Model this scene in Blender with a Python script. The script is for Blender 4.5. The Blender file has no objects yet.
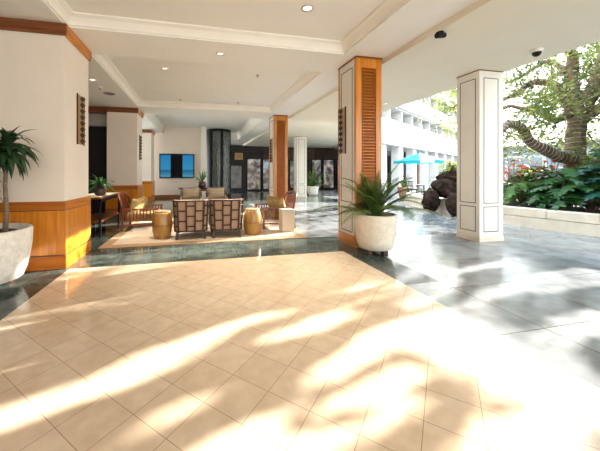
import bpy, bmesh, math, random
from math import sin, cos, pi, radians as R, sqrt
from mathutils import Vector, Matrix, noise
random.seed(7)
S = bpy.context.scene
C = S.collection

# ------------------------------------------------------------------ camera
# one-point style shift-lens photograph: verticals upright, horizon above the frame's middle
F, CX, HY, EYE = 287.0, 261.0, 173.0, 1.35
YAW = math.atan((CX - 197.0) / F)
cam = bpy.data.cameras.new('camera')
cam.sensor_width = 36.0
cam.lens = F / 600.0 * 36.0
cam.shift_x = (300.0 - CX) / 600.0
cam.shift_y = -(225.5 - HY) / 600.0
cam.clip_start = 0.05
cam.clip_end = 500
camo = bpy.data.objects.new('camera', cam)
C.objects.link(camo)
camo.location = (0, 0, EYE)
camo.rotation_euler = (pi / 2, 0, -YAW)
S.camera = camo

# ------------------------------------------------------------------ light
S.view_settings.view_transform = 'Standard'
S.view_settings.look = 'None'
S.view_settings.gamma = 1.0
S.view_settings.use_curve_mapping = False
S.view_settings.exposure = 1.75

SUN_AZ, SUN_EL = R(17.0), R(20.0)          # towards the sun: +X, a little +Y
SUN = Vector((cos(SUN_EL) * cos(SUN_AZ), cos(SUN_EL) * sin(SUN_AZ), sin(SUN_EL)))

W = bpy.data.worlds.new('sky')
S.world = W
W.use_nodes = True
nt = W.node_tree
nt.nodes.clear()
wo = nt.nodes.new('ShaderNodeOutputWorld')
bg = nt.nodes.new('ShaderNodeBackground')
tc = nt.nodes.new('ShaderNodeTexCoord')
sx = nt.nodes.new('ShaderNodeSeparateXYZ')
cr = nt.nodes.new('ShaderNodeValToRGB')
cr.color_ramp.elements[0].position = 0.0
cr.color_ramp.elements[0].color = (1.0, 0.99, 0.97, 1)
cr.color_ramp.elements[1].position = 0.8
cr.color_ramp.elements[1].color = (0.60, 0.80, 1.0, 1)
nt.links.new(tc.outputs['Generated'], sx.inputs[0])
nt.links.new(sx.outputs['Z'], cr.inputs[0])
nt.links.new(cr.outputs[0], bg.inputs[0])
bg.inputs[1].default_value = 2.2
nt.links.new(bg.outputs[0], wo.inputs[0])

sl = bpy.data.lights.new('sun', 'SUN')
sl.energy = 9.0
sl.angle = R(0.55)
sl.color = (1.0, 0.95, 0.88)
so = bpy.data.objects.new('sun', sl)
C.objects.link(so)
so.rotation_euler = SUN.to_track_quat('Z', 'Y').to_euler()
so.location = SUN * 40

# added fill lamp behind the camera, tilted up to brighten the lobby ceiling
al = bpy.data.lights.new('fill_light', 'AREA')
al.shape = 'RECTANGLE'
al.size, al.size_y = 9.0, 3.0
al.energy = 95
al.color = (1.0, 0.95, 0.89)
ao = bpy.data.objects.new('fill_light', al)
C.objects.link(ao)
ao.location = (0.5, -5.5, 1.9)
ao.rotation_euler = (R(112), 0, 0)


def z2(px, py, Z=0.0):
    a = (px - CX) / F
    b = (HY - py) / F
    s, c = sin(YAW), cos(YAW)
    t = (Z - EYE) / b
    return Vector((t * (s + a * c), t * (c - a * s), Z))


# ------------------------------------------------------------------ materials
def new_mat(name):
    m = bpy.data.materials.new(name)
    m.use_nodes = True
    n = m.node_tree.nodes
    p = n.get('Principled BSDF')
    return m, m.node_tree, p


def noise_mat(name, c1, c2, scale=4.0, rough=0.6, stretch=(1, 1, 1), detail=5, bump=0.0, bscale=None,
              lo=0.35, hi=0.65, spec=0.5, coat=0.0, metal=0.0, trans=None):
    m, t, p = new_mat(name)
    co = t.nodes.new('ShaderNodeTexCoord')
    mp = t.nodes.new('ShaderNodeMapping')
    mp.inputs['Scale'].default_value = stretch
    t.links.new(co.outputs['Object'], mp.inputs['Vector'])
    nz = t.nodes.new('ShaderNodeTexNoise')
    nz.inputs['Scale'].default_value = scale
    nz.inputs['Detail'].default_value = detail
    t.links.new(mp.outputs[0], nz.inputs['Vector'])
    rp = t.nodes.new('ShaderNodeValToRGB')
    rp.color_ramp.elements[0].position = lo
    rp.color_ramp.elements[1].position = hi
    rp.color_ramp.elements[0].color = (*c1, 1)
    rp.color_ramp.elements[1].color = (*c2, 1)
    t.links.new(nz.outputs[0], rp.inputs[0])
    t.links.new(rp.outputs[0], p.inputs['Base Color'])
    p.inputs['Roughness'].default_value = rough
    p.inputs['Specular IOR Level'].default_value = spec
    p.inputs['Metallic'].default_value = metal
    if coat:
        p.inputs['Coat Weight'].default_value = coat
        p.inputs['Coat Roughness'].default_value = 0.12
    if bump:
        b = t.nodes.new('ShaderNodeBump')
        b.inputs['Strength'].default_value = bump
        b.inputs['Distance'].default_value = 0.02
        src = nz
        if bscale:
            src = t.nodes.new('ShaderNodeTexNoise')
            src.inputs['Scale'].default_value = bscale
            t.links.new(mp.outputs[0], src.inputs['Vector'])
        t.links.new(src.outputs[0], b.inputs['Height'])
        t.links.new(b.outputs[0], p.inputs['Normal'])
    if trans:
        out = t.nodes.get('Material Output')
        tr = t.nodes.new('ShaderNodeBsdfTranslucent')
        mx = t.nodes.new('ShaderNodeMixShader')
        mx.inputs[0].default_value = trans
        t.links.new(rp.outputs[0], tr.inputs[0])
        t.links.new(p.outputs[0], mx.inputs[1])
        t.links.new(tr.outputs[0], mx.inputs[2])
        t.links.new(mx.outputs[0], out.inputs[0])
    return m


def wood(name, c1, c2, axis='Z', rough=0.35, coat=0.3, scale=5):
    st = {'Z': (5, 5, 0.35), 'X': (0.35, 5, 5), 'Y': (5, 0.35, 5)}[axis]
    return noise_mat(name, c1, c2, scale, rough, st, 6, 0.0, coat=coat, lo=0.3, hi=0.7)


M = {}
M['wall'] = noise_mat('cream_wall_paint', (0.79, 0.70, 0.60), (0.81, 0.72, 0.62), 3, 0.7)
M['white'] = noise_mat('white_paint', (0.86, 0.83, 0.77), (0.88, 0.85, 0.79), 3, 0.5)
M['panel'] = noise_mat('cream_panel_paint', (0.74, 0.70, 0.62), (0.77, 0.73, 0.65), 3, 0.45)
M['ceil'] = noise_mat('ceiling_paint', (0.86, 0.83, 0.77), (0.88, 0.85, 0.79), 2, 0.8)
M['ceil_out'] = noise_mat('canopy_paint', (0.80, 0.73, 0.59), (0.82, 0.75, 0.61), 2, 0.8)
M['mould'] = noise_mat('moulding_paint', (0.88, 0.84, 0.76), (0.90, 0.86, 0.78), 2, 0.6)
M['wood'] = wood('honey_wood', (0.44, 0.135, 0.006), (0.68, 0.245, 0.012), coat=.12)
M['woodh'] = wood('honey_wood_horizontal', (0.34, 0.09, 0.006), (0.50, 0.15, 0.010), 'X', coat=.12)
M['woody'] = wood('honey_wood_lengthwise', (0.44, 0.13, 0.008), (0.66, 0.22, 0.015), 'Y', coat=.12)
M['wood_dk'] = wood('dark_wood_trim', (0.15, 0.042, 0.009), (0.24, 0.07, 0.014), 'X', coat=.1)
M['wood_red'] = wood('red_brown_wood', (0.15, 0.035, 0.009), (0.26, 0.06, 0.014), coat=.1)
M['wood_esp'] = wood('espresso_wood', (0.022, 0.008, 0.004), (0.045, 0.015, 0.007), rough=.55, coat=0)
M['barrel'] = wood('barrel_wood', (0.26, 0.13, 0.025), (0.42, 0.23, 0.06), coat=.15)
M['line'] = noise_mat('dark_inlay', (0.035, 0.025, 0.02), (0.05, 0.035, 0.03), 5, 0.5)
M['black'] = noise_mat('black_metal', (0.006, 0.006, 0.007), (0.012, 0.012, 0.013), 8, 0.5, spec=.2)
M['dark'] = noise_mat('dark_panelling', (0.010, 0.006, 0.005), (0.02, 0.012, 0.009), 3, 0.6, (4, 4, 0.3))
M['fascia'] = noise_mat('brown_fascia', (0.035, 0.016, 0.010), (0.07, 0.032, 0.02), 3, 0.6, (4, 4, 0.3))
M['pot'] = noise_mat('cast_stone_pot', (0.70, 0.63, 0.51), (0.80, 0.73, 0.61), 14, 0.8, bump=0.25, bscale=40)
M['pot_w'] = noise_mat('pale_stone_pot', (0.70, 0.66, 0.58), (0.84, 0.80, 0.72), 18, 0.85, bump=0.4, bscale=45)
M['soil'] = noise_mat('soil', (0.03, 0.02, 0.012), (0.07, 0.045, 0.03), 30, 0.95, bump=0.5)
M['palm'] = noise_mat('palm_leaf', (0.035, 0.085, 0.016), (0.15, 0.24, 0.05), 5, 0.45, trans=0.25)
M['drac'] = noise_mat('dark_strap_leaf', (0.012, 0.04, 0.014), (0.035, 0.085, 0.028), 6, 0.35, trans=0.15)
M['leaf'] = noise_mat('tree_leaf', (0.06, 0.10, 0.02), (0.32, 0.33, 0.09), 1.3, 0.5, trans=0.45)
M['mon'] = noise_mat('broad_leaf', (0.014, 0.06, 0.016), (0.05, 0.16, 0.035), 3, 0.35, trans=0.3)
M['mon2'] = noise_mat('mid_green_leaf', (0.04, 0.11, 0.02), (0.14, 0.26, 0.05), 3, 0.45, trans=0.35)
M['blue'] = noise_mat('blue_green_leaf', (0.008, 0.055, 0.04), (0.025, 0.12, 0.085), 3, 0.4, trans=0.25)
M['lime'] = noise_mat('lime_leaf', (0.20, 0.32, 0.03), (0.45, 0.50, 0.06), 3, 0.5, trans=0.4)
M['red'] = noise_mat('red_croton_leaf', (0.28, 0.03, 0.02), (0.55, 0.10, 0.03), 5, 0.4, trans=0.35)
M['bark'] = noise_mat('bark', (0.10, 0.06, 0.04), (0.24, 0.155, 0.11), 9, 0.9, (1, 1, 0.5), bump=0.8)
M['cane'] = noise_mat('cane', (0.13, 0.09, 0.055), (0.22, 0.16, 0.10), 20, 0.8, (1, 1, 4))
M['lava'] = noise_mat('lava_rock', (0.012, 0.008, 0.006), (0.055, 0.034, 0.027), 6, 1.0, spec=.1, bump=1.0, bscale=14)
M['wire'] = noise_mat('white_cable', (0.62, 0.58, 0.54), (0.72, 0.68, 0.64), 5, 0.6)
M['stone'] = noise_mat('limestone', (0.66, 0.58, 0.46), (0.76, 0.68, 0.56), 5, 0.75, bump=0.1)
M['linen'] = noise_mat('cream_linen', (0.66, 0.57, 0.44), (0.74, 0.65, 0.51), 60, 0.9)
M['tan'] = noise_mat('tan_weave', (0.38, 0.23, 0.14), (0.48, 0.30, 0.19), 60, 0.9)
M['gold'] = noise_mat('gold_cushion_fabric', (0.30, 0.20, 0.065), (0.46, 0.33, 0.13), 16, 0.85)
M['rug'] = noise_mat('rug_pile', (0.52, 0.42, 0.31), (0.60, 0.49, 0.37), 40, 0.95)
M['rugb'] = noise_mat('rug_border', (0.33, 0.20, 0.11), (0.38, 0.24, 0.13), 40, 0.95)
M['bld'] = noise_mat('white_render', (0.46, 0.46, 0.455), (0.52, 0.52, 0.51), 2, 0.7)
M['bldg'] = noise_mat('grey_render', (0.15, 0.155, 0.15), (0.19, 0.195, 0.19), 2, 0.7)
M['teal'] = noise_mat('teal_canvas', (0.01, 0.27, 0.33), (0.015, 0.33, 0.40), 6, 0.7, trans=0.3)
M['canvasw'] = noise_mat('white_canvas', (0.8, 0.82, 0.82), (0.85, 0.87, 0.87), 6, 0.7, trans=0.3)
M['pale'] = noise_mat('pale_grey_wall', (0.17, 0.21, 0.235), (0.20, 0.24, 0.265), 2, 0.7)
M['terra'] = noise_mat('terracotta', (0.30, 0.15, 0.09), (0.38, 0.20, 0.12), 8, 0.8)
M['earth'] = noise_mat('garden_ground', (0.06, 0.07, 0.03), (0.13, 0.14, 0.06), 3, 0.95)
M['bronze'] = noise_mat('bronze_jar', (0.05, 0.025, 0.02), (0.09, 0.045, 0.035), 8, 0.3)
M['chrome'] = noise_mat('fixture_metal', (0.55, 0.50, 0.42), (0.62, 0.57, 0.48), 8, 0.35, metal=0.6)


def emit_mat(name, col, s):
    m, t, p = new_mat(name)
    p.inputs['Base Color'].default_value = (*col, 1)
    p.inputs['Emission Color'].default_value = (*col, 1)
    p.inputs['Emission Strength'].default_value = s
    return m


M['lamp'] = emit_mat('lamp_glass', (1.0, 0.90, 0.72), .55)

# striped linen
m, t, p = new_mat('striped_linen')
co = t.nodes.new('ShaderNodeTexCoord')
wv = t.nodes.new('ShaderNodeTexWave')
wv.bands_direction = 'Z'
wv.inputs['Scale'].default_value = 6
t.links.new(co.outputs['Object'], wv.inputs['Vector'])
rp = t.nodes.new('ShaderNodeValToRGB')
rp.color_ramp.elements[0].color = (0.40, 0.30, 0.20, 1)
rp.color_ramp.elements[1].color = (0.66, 0.55, 0.41, 1)
t.links.new(wv.outputs[0], rp.inputs[0])
t.links.new(rp.outputs[0], p.inputs['Base Color'])
p.inputs['Roughness'].default_value = 0.9
M['stripe'] = m


# beige marble tile laid on the diagonal, 27.4 cm pitch
def grid_lines(t, U, V, pitch, width):
    """1 on the joints of a grid in coordinates (U, V)"""
    outs = []
    for src in (U, V):
        d = t.nodes.new('ShaderNodeMath'); d.operation = 'DIVIDE'
        t.links.new(src, d.inputs[0]); d.inputs[1].default_value = pitch
        f = t.nodes.new('ShaderNodeMath'); f.operation = 'FRACT'
        t.links.new(d.outputs[0], f.inputs[0])
        s_ = t.nodes.new('ShaderNodeMath'); s_.operation = 'SUBTRACT'
        t.links.new(f.outputs[0], s_.inputs[0]); s_.inputs[1].default_value = 0.5
        a_ = t.nodes.new('ShaderNodeMath'); a_.operation = 'ABSOLUTE'
        t.links.new(s_.outputs[0], a_.inputs[0])
        g = t.nodes.new('ShaderNodeMath'); g.operation = 'GREATER_THAN'
        t.links.new(a_.outputs[0], g.inputs[0]); g.inputs[1].default_value = 0.5 - width / pitch / 2
        outs.append((g, d))
    mx = t.nodes.new('ShaderNodeMath'); mx.operation = 'MAXIMUM'
    t.links.new(outs[0][0].outputs[0], mx.inputs[0])
    t.links.new(outs[1][0].outputs[0], mx.inputs[1])
    cell = []
    for g, d in outs:
        fl = t.nodes.new('ShaderNodeMath'); fl.operation = 'FLOOR'
        t.links.new(d.outputs[0], fl.inputs[0])
        cell.append(fl.outputs[0])
    return mx.outputs[0], cell


def tile_mat(name, pitch, off, rot, c1, c2, joint, width, rough, nscale, bump=0.0, cellvar=0.08, pitch2=None, spec=0.5, rvar=0.0):
    m, t, p = new_mat(name)
    co = t.nodes.new('ShaderNodeTexCoord')
    sp = t.nodes.new('ShaderNodeSeparateXYZ')
    mp = t.nodes.new('ShaderNodeMapping')
    mp.vector_type = 'POINT'
    mp.inputs['Rotation'].default_value = (0, 0, -rot)
    t.links.new(co.outputs['Object'], mp.inputs[0])
    t.links.new(mp.outputs[0], sp.inputs[0])
    uv = []
    for k, ax in enumerate('XY'):
        a = t.nodes.new('ShaderNodeMath'); a.operation = 'SUBTRACT'
        t.links.new(sp.outputs[ax], a.inputs[0]); a.inputs[1].default_value = off[k] - 200 * pitch
        uv.append(a.outputs[0])
    line, cell = grid_lines(t, uv[0], uv[1], pitch, width)
    nz = t.nodes.new('ShaderNodeTexNoise')
    nz.inputs['Scale'].default_value = nscale
    nz.inputs['Detail'].default_value = 8
    t.links.new(co.outputs['Object'], nz.inputs['Vector'])
    rp = t.nodes.new('ShaderNodeValToRGB')
    rp.color_ramp.elements[0].position = 0.3
    rp.color_ramp.elements[1].position = 0.7
    rp.color_ramp.elements[0].color = (*c1, 1)
    rp.color_ramp.elements[1].color = (*c2, 1)
    cv = t.nodes.new('ShaderNodeCombineXYZ')
    t.links.new(cell[0], cv.inputs[0]); t.links.new(cell[1], cv.inputs[1])
    wn = t.nodes.new('ShaderNodeTexWhiteNoise')
    t.links.new(cv.outputs[0], wn.inputs['Vector'])
    ad = t.nodes.new('ShaderNodeMath'); ad.operation = 'MULTIPLY_ADD'
    t.links.new(wn.outputs['Value'], ad.inputs[0]); ad.inputs[1].default_value = cellvar * 2
    t.links.new(nz.outputs[0], ad.inputs[2])
    sb = t.nodes.new('ShaderNodeMath'); sb.operation = 'SUBTRACT'
    t.links.new(ad.outputs[0], sb.inputs[0]); sb.inputs[1].default_value = cellvar
    t.links.new(sb.outputs[0], rp.inputs[0])
    mx = t.nodes.new('ShaderNodeMix'); mx.data_type = 'RGBA'
    t.links.new(line, mx.inputs[0])
    t.links.new(rp.outputs[0], mx.inputs[6])
    mx.inputs[7].default_value = (*joint, 1)
    t.links.new(mx.outputs[2], p.inputs['Base Color'])
    p.inputs['Roughness'].default_value = rough
    p.inputs['Specular IOR Level'].default_value = spec
    if rvar:
        rr = t.nodes.new('ShaderNodeMath'); rr.operation = 'MULTIPLY_ADD'
        t.links.new(nz.outputs[0], rr.inputs[0]); rr.inputs[1].default_value = rvar
        rr.inputs[2].default_value = rough - rvar / 2
        t.links.new(rr.outputs[0], p.inputs['Roughness'])
    if bump:
        b = t.nodes.new('ShaderNodeBump')
        b.inputs['Strength'].default_value = bump
        b.inputs['Distance'].default_value = 0.01
        t.links.new(nz.outputs[0], b.inputs['Height'])
        t.links.new(b.outputs[0], p.inputs['Normal'])
    return m


M['tile'] = tile_mat('beige_marble_tile', 0.2745, (0.972, 0.914), pi / 4, (0.70, 0.535, 0.37), (0.81, 0.65, 0.48),
                     (0.42, 0.28, 0.17), 0.004, 0.12, 9, cellvar=0.07, spec=.4)
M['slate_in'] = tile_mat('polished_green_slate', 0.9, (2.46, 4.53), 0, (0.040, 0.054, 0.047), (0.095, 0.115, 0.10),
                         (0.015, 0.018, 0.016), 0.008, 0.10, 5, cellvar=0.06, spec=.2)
M['slate_out'] = tile_mat('grey_slate_paving', 0.9, (2.95, 4.60), 0, (0.17, 0.178, 0.18), (0.32, 0.335, 0.34),
                          (0.05, 0.05, 0.05), 0.008, 0.17, 3.2, bump=0.08, cellvar=0.10, rvar=0.2)


# ------------------------------------------------------------------ mesh helper
class MB:
    def __init__(s):
        s.v, s.f, s.m = [], [], []

    def add(s, vs, fs, mi=0):
        n = len(s.v)
        s.v += [tuple(v) for v in vs]
        s.f += [tuple(n + i for i in f) for f in fs]
        s.m += [mi] * len(fs)
        return s

    def box(s, x0, y0, z0, x1, y1, z1, mi=0):
        if x0 > x1: x0, x1 = x1, x0
        if y0 > y1: y0, y1 = y1, y0
        if z0 > z1: z0, z1 = z1, z0
        v = [(x0, y0, z0), (x1, y0, z0), (x1, y1, z0), (x0, y1, z0), (x0, y0, z1), (x1, y0, z1), (x1, y1, z1), (x0, y1, z1)]
        return s.add(v, [(0, 3, 2, 1), (4, 5, 6, 7), (0, 1, 5, 4), (1, 2, 6, 5), (2, 3, 7, 6), (3, 0, 4, 7)], mi)

    def bar(s, a, b, w, h, up=(0, 0, 1), mi=0):
        a, b = Vector(a), Vector(b)
        d = (b - a).normalized()
        u = Vector(up)
        x = d.cross(u)
        if x.length < 1e-4:
            x = d.cross(Vector((1, 0, 0)))
        x.normalize()
        y = x.cross(d)
        vs = []
        for p_ in (a, b):
            for i, j in ((-1, -1), (1, -1), (1, 1), (-1, 1)):
                vs.append(p_ + x * (i * w / 2) + y * (j * h / 2))
        return s.add(vs, [(3, 2, 1, 0), (4, 5, 6, 7), (0, 1, 5, 4), (1, 2, 6, 5), (2, 3, 7, 6), (3, 0, 4, 7)], mi)

    def tube(s, pts, rad, n=8, mi=0, cap=True, rough=0.0):
        pts = [Vector(p_) for p_ in pts]
        if not hasattr(rad, '__len__'):
            rad = [rad] * len(pts)
        base = len(s.v)
        ref = None
        for i, p_ in enumerate(pts):
            d = (pts[min(i + 1, len(pts) - 1)] - pts[max(i - 1, 0)]).normalized()
            if ref is None:
                ref = d.cross(Vector((0.31, 0.2, 0.93)))
                if ref.length < 0.1:
                    ref = d.cross(Vector((1, 0, 0)))
            x = (ref - d * ref.dot(d)).normalized()
            ref = x
            y = d.cross(x)
            for k in range(n):
                a = 2 * pi * k / n
                r = rad[i]
                if rough:
                    r *= 1 + rough * noise.noise(p_ * 3 + Vector((cos(a), sin(a), 0)) * 1.5)
                s.v.append(tuple(p_ + x * cos(a) * r + y * sin(a) * r))
        for i in range(len(pts) - 1):
            for k in range(n):
                a, b = base + i * n + k, base + i * n + (k + 1) % n
                s.f.append((a, b, b + n, a + n)); s.m.append(mi)
        if cap:
            s.f.append(tuple(base + k for k in range(n))[::-1]); s.m.append(mi)
            e = base + (len(pts) - 1) * n
            s.f.append(tuple(e + k for k in range(n))); s.m.append(mi)
        return s

    def lathe(s, prof, n=24, c=(0, 0, 0), mi=0, cap=True):
        base = len(s.v)
        for r, z in prof:
            for k in range(n):
                a = 2 * pi * k / n
                s.v.append((c[0] + r * cos(a), c[1] + r * sin(a), c[2] + z))
        for i in range(len(prof) - 1):
            for k in range(n):
                a, b = base + i * n + k, base + i * n + (k + 1) % n
                s.f.append((a, b, b + n, a + n)); s.m.append(mi)
        if cap:
            s.f.append(tuple(base + k for k in range(n))[::-1]); s.m.append(mi)
            e = base + (len(prof) - 1) * n
            s.f.append(tuple(e + k for k in range(n))); s.m.append(mi)
        return s

    def prism(s, poly, z0, z1, mi=0):
        n = len(poly)
        vs = [(x, y, z0) for x, y in poly] + [(x, y, z1) for x, y in poly]
        fs = [tuple(range(n))[::-1], tuple(range(n, 2 * n))]
        fs += [(i, (i + 1) % n, n + (i + 1) % n, n + i) for i in range(n)]
        return s.add(vs, fs, mi)

    def blade(s, p, d, L, wd, droop=0.5, seg=5, mi=0, fold=0.15, twist=0.0, thick=0.45):
        """strap leaf: starts at p along d and bends down"""
        p = Vector(p); d = Vector(d).normalized()
        pts, ds = [p.copy()], []
        st = L / seg
        for i in range(seg):
            ds.append(d.copy())
            p = p + d * st
            pts.append(p.copy())
            d = (d + Vector((0, 0, -droop * st / L * 2))).normalized()
        ds.append(d)
        vs = []
        for i, q in enumerate(pts):
            u = i / seg
            w_ = wd * 0.5 * max(0.03, (sin(pi * min(1, u * (1 - thick) + thick * u ** 0.6 + 0.12 * (1 - u)))))
            side = ds[i].cross(Vector((0, 0, 1)))
            if side.length < 0.05:
                side = Vector((cos(twist), sin(twist), 0))
            side.normalize()
            nrm = side.cross(ds[i])
            if twist:
                side = (side * cos(twist) + nrm * sin(twist))
            vs += [q - side * w_ + nrm * (fold * w_), q, q + side * w_ + nrm * (fold * w_)]
        fs = []
        for i in range(seg):
            a = i * 3
            fs += [(a, a + 1, a + 4, a + 3), (a + 1, a + 2, a + 5, a + 4)]
        return s.add(vs, fs, mi)

    def lobed(s, p, d, L, wd, droop=0.4, lobes=5, mi=0):
        """broad cut leaf with finger lobes, starting at p"""
        p = Vector(p); d = Vector(d).normalized()
        side = d.cross(Vector((0, 0, 1)))
        if side.length < 0.05:
            side = Vector((1, 0, 0))
        side.normalize()
        nrm = side.cross(d)
        mid = []
        K = lobes * 2
        for i in range(K + 1):
            u = i / K
            mid.append(p + d * (L * u) - Vector((0, 0, 1)) * (droop * L * u * u))
        vs, fs = [], []
        for sg in (-1, 1):
            for i in range(K):
                u = (i + 0.5) / K
                if i % 2 == 0 or lobes == 0:
                    wv_ = wd * 0.5 * sin(pi * (0.16 + 0.80 * u))
                    tip = mid[i] + side * sg * wv_ + d * (0.18 * L * (0.3 + u)) - nrm * (0.22 * wv_)
                    nb = len(vs)
                    q = mid[i] + side * sg * wv_ * 0.55 - d * 0.03 * L
                    q2 = mid[i + 1] + side * sg * wv_ * 0.6 + d * 0.10 * L
                    vs += [mid[i], mid[i + 1], q2, tip, q]
                    fs.append((nb, nb + 1, nb + 2, nb + 3, nb + 4) if sg > 0 else (nb + 4, nb + 3, nb + 2, nb + 1, nb))
                else:
                    wv_ = wd * 0.5 * sin(pi * (0.16 + 0.80 * u)) * 0.45
                    nb = len(vs)
                    vs += [mid[i], mid[i + 1], mid[i + 1] + side * sg * wv_ + d * 0.05 * L, mid[i] + side * sg * wv_ + d * 0.05 * L]
                    fs.append((nb, nb + 1, nb + 2, nb + 3) if sg > 0 else (nb + 3, nb + 2, nb + 1, nb))
        return s.add(vs, fs, mi)

    def obj(s, name, mats, parent=None, bevel=0.0, smooth=False, loc=None, rotz=0.0, sub=0):
        me = bpy.data.meshes.new(name)
        me.from_pydata([tuple(v) for v in s.v], [], s.f)
        if not isinstance(mats, (list, tuple)):
            mats = [mats]
        for mm in mats:
            me.materials.append(mm)
        for i, pl in enumerate(me.polygons):
            pl.material_index = s.m[i]
            pl.use_smooth = smooth
        me.update()
        o = bpy.data.objects.new(name, me)
        C.objects.link(o)
        if loc is not None:
            o.location = loc
        if rotz:
            o.rotation_euler.z = rotz
        if parent is not None:
            o.parent = parent
        if bevel:
            b = o.modifiers.new('bevel', 'BEVEL')
            b.width = bevel
            b.segments = 2
            b.limit_method = 'ANGLE'
        if sub:
            q = o.modifiers.new('sub', 'SUBSURF')
            q.levels = sub
            q.render_levels = sub
        return o


def tag(o, label, cat, group=None, kind=None):
    o['label'] = label
    o['category'] = cat
    if group: o['group'] = group
    if kind: o['kind'] = kind
    return o


def thing(name, label, cat, loc=(0, 0, 0), rotz=0.0, group=None):
    o = bpy.data.objects.new(name, None)
    C.objects.link(o)
    o.empty_display_size = 0.1
    o.location = loc
    o.rotation_euler = (0, 0, rotz)
    return tag(o, label, cat, group)


def struct(o):
    o['kind'] = 'structure'
    return o


KIDS = {}


def dup(root, loc, rotz=0.0, label=None, group=None):
    r = root.copy(); C.objects.link(r)
    r.location = loc
    r.rotation_euler = (0, 0, rotz)
    if label: r['label'] = label
    if group: r['group'] = group
    for ch in list(root.children):
        c = ch.copy(); C.objects.link(c); c.parent = r
        for g in list(ch.children):
            d = g.copy(); C.objects.link(d); d.parent = c
    return r


# ------------------------------------------------------------------ floor
fx0, fx1, fy0, fy1 = -1.755, 2.46, -8.0, 4.53
b = MB()
T = 0.12


def fl(x0, y0, x1, y1, mi):
    b.box(x0, y0, -T, x1, y1, 0.0, mi)


fl(fx0, fy0, fx1, fy1, 0)
fl(-7.0, fy0, fx0, 24.0, 1)
fl(fx0, fy1, 3.30, 5.62, 1)
fl(fx0, 5.62, 2.2, 24.0, 1)
fl(2.2, 5.62, 3.30, 12.4, 2)  # paler paving here puts the sunlit look into the floor colour
fl(2.2, 12.4, 3.30, 24.0, 1)
fl(fx1, fy0, 3.30, fy1, 2) if False else None
fl(fx1, 3.0, 2.95, fy1, 1)  # dark slate strip stands in for shade beside the pot and pillar
fl(fx1, fy0, 2.95, 3.0, 2)
fl(2.95, fy0, 3.30, fy1, 2)
fl(3.30, fy0, 34.0, 12.4, 2)
fl(3.30, 12.4, 7.0, 24.0, 1)
fl(7.0, 12.4, 34.0, 34.0, 2)
struct(b.obj('floor', [M['tile'], M['slate_in'], M['slate_out']]))

# ------------------------------------------------------------------ ceiling with coffers
ZS, ZC, ZO = 3.46, 3.63, 3.37
cof_y = [(-7.0, 4.66), (5.60, 9.70), (10.90, 18.2)]
cof_top = [3.63, 3.63, 3.88]
XL, XR = -1.84, 2.55
b = MB()
b.box(-7.0, -8, ZS, XL, 24, 4.4)                    # left soffit
b.box(XR, -8, ZS, 3.36, 24, 4.4)                    # beam over the pillars
prev = -8.0
for y0, y1 in cof_y:
    b.box(XL, prev, ZS, XR, y0, 4.4)
    prev = y1
b.box(XL, prev, ZS, XR, 24, 4.4)
for (y0, y1), zt_ in zip(cof_y, cof_top):
    b.box(XL, y0, zt_, XR, y1, 4.4)
struct(b.obj('ceiling', M['ceil']))
k = 0
for (y0, y1), zt_ in zip(cof_y, cof_top):
    b = MB()
    if zt_ > 3.7: y1 -= .001
    prof = [(0.0, ZS + .025), (.025, ZS + .025), (.03, ZS + .05), (.045, ZS + .08), (.075, zt_ - .05), (.115, zt_ - .03), (.13, zt_ - .025), (.13, zt_)]
    n0 = len(b.v)
    for d_, z_ in prof:
        b.v += [(XL + d_, y0 + d_, z_), (XR - d_, y0 + d_, z_), (XR - d_, y1 - d_, z_), (XL + d_, y1 - d_, z_)]
    for i in range(len(prof) - 1):
        for j in range(4):
            p_, q_ = n0 + i * 4 + j, n0 + i * 4 + (j + 1) % 4
            b.f.append((p_, q_, q_ + 4, p_ + 4)); b.m.append(0)
    k += 1
    struct(b.obj('trim_%d' % k, M['mould']))
b = MB()
b.box(3.36, -8, ZO, 6.0, 24, 4.4)
struct(b.obj('ceiling', M['ceil_out']))
b = MB()
b.prism([(6.0, 11.6), (7.8, 11.6), (11.3, 17.0), (11.3, 24.0), (6.0, 24.0)], ZO, 4.4)  # unseen wing, added to keep bright sky out of the tile reflections
struct(b.obj('ceiling', M['ceil_out']))

# ------------------------------------------------------------------ wall and room shell
b = MB()
b.box(-4.0, 16.335, 0, 0.42, 16.6, 4.0)
struct(b.obj('wall_back', M['wall']))
b = MB()
b.box(-4.0, 16.30, 0, 0.20, 16.335, 0.16)
struct(b.obj('baseboard_back', M['wood_dk']))
b = MB()
b.box(0.20, 16.0, 0, 0.50, 16.6, 4.0)
struct(b.obj('trim_5', M['white']))
b = MB()
b.box(-7.0, 11.2, 0, -2.75, 11.4, 3.0)
struct(b.obj('wall_left', M['dark']))
b = MB()
b.box(-7.0, 11.0, 3.0, -2.8, 11.4, ZS)
struct(b.obj('trim_6', M['wall']))
b = MB()
b.box(-6.9, -8, 0, -6.7, 11.2, ZS)
struct(b.obj('wall_side', M['dark']))
b = MB()
b.box(-7.0, 10.0, ZS - 0.17, -2.86, 10.3, ZS)
struct(b.obj('trim_7', M['wood_dk']))
b = MB()
b.box(-7.0, -8.2, 0, 3.36, -8.0, 3.5)  # unseen, added to keep the rear sky off front faces
struct(b.obj('rear_sky_blocker', M['wall']))
b = MB()
b.box(6.0, -8.2, 0, 6.2, -2.6, 4.4)  # unseen, added to cut the sun off the floor behind the camera
struct(b.obj('right_sun_blocker', M['wall']))
b = MB()
b.box(-2.2, 24.0, 0, 22.0, 24.2, 4.4)
struct(b.obj('wall_far', M['dark']))


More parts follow.
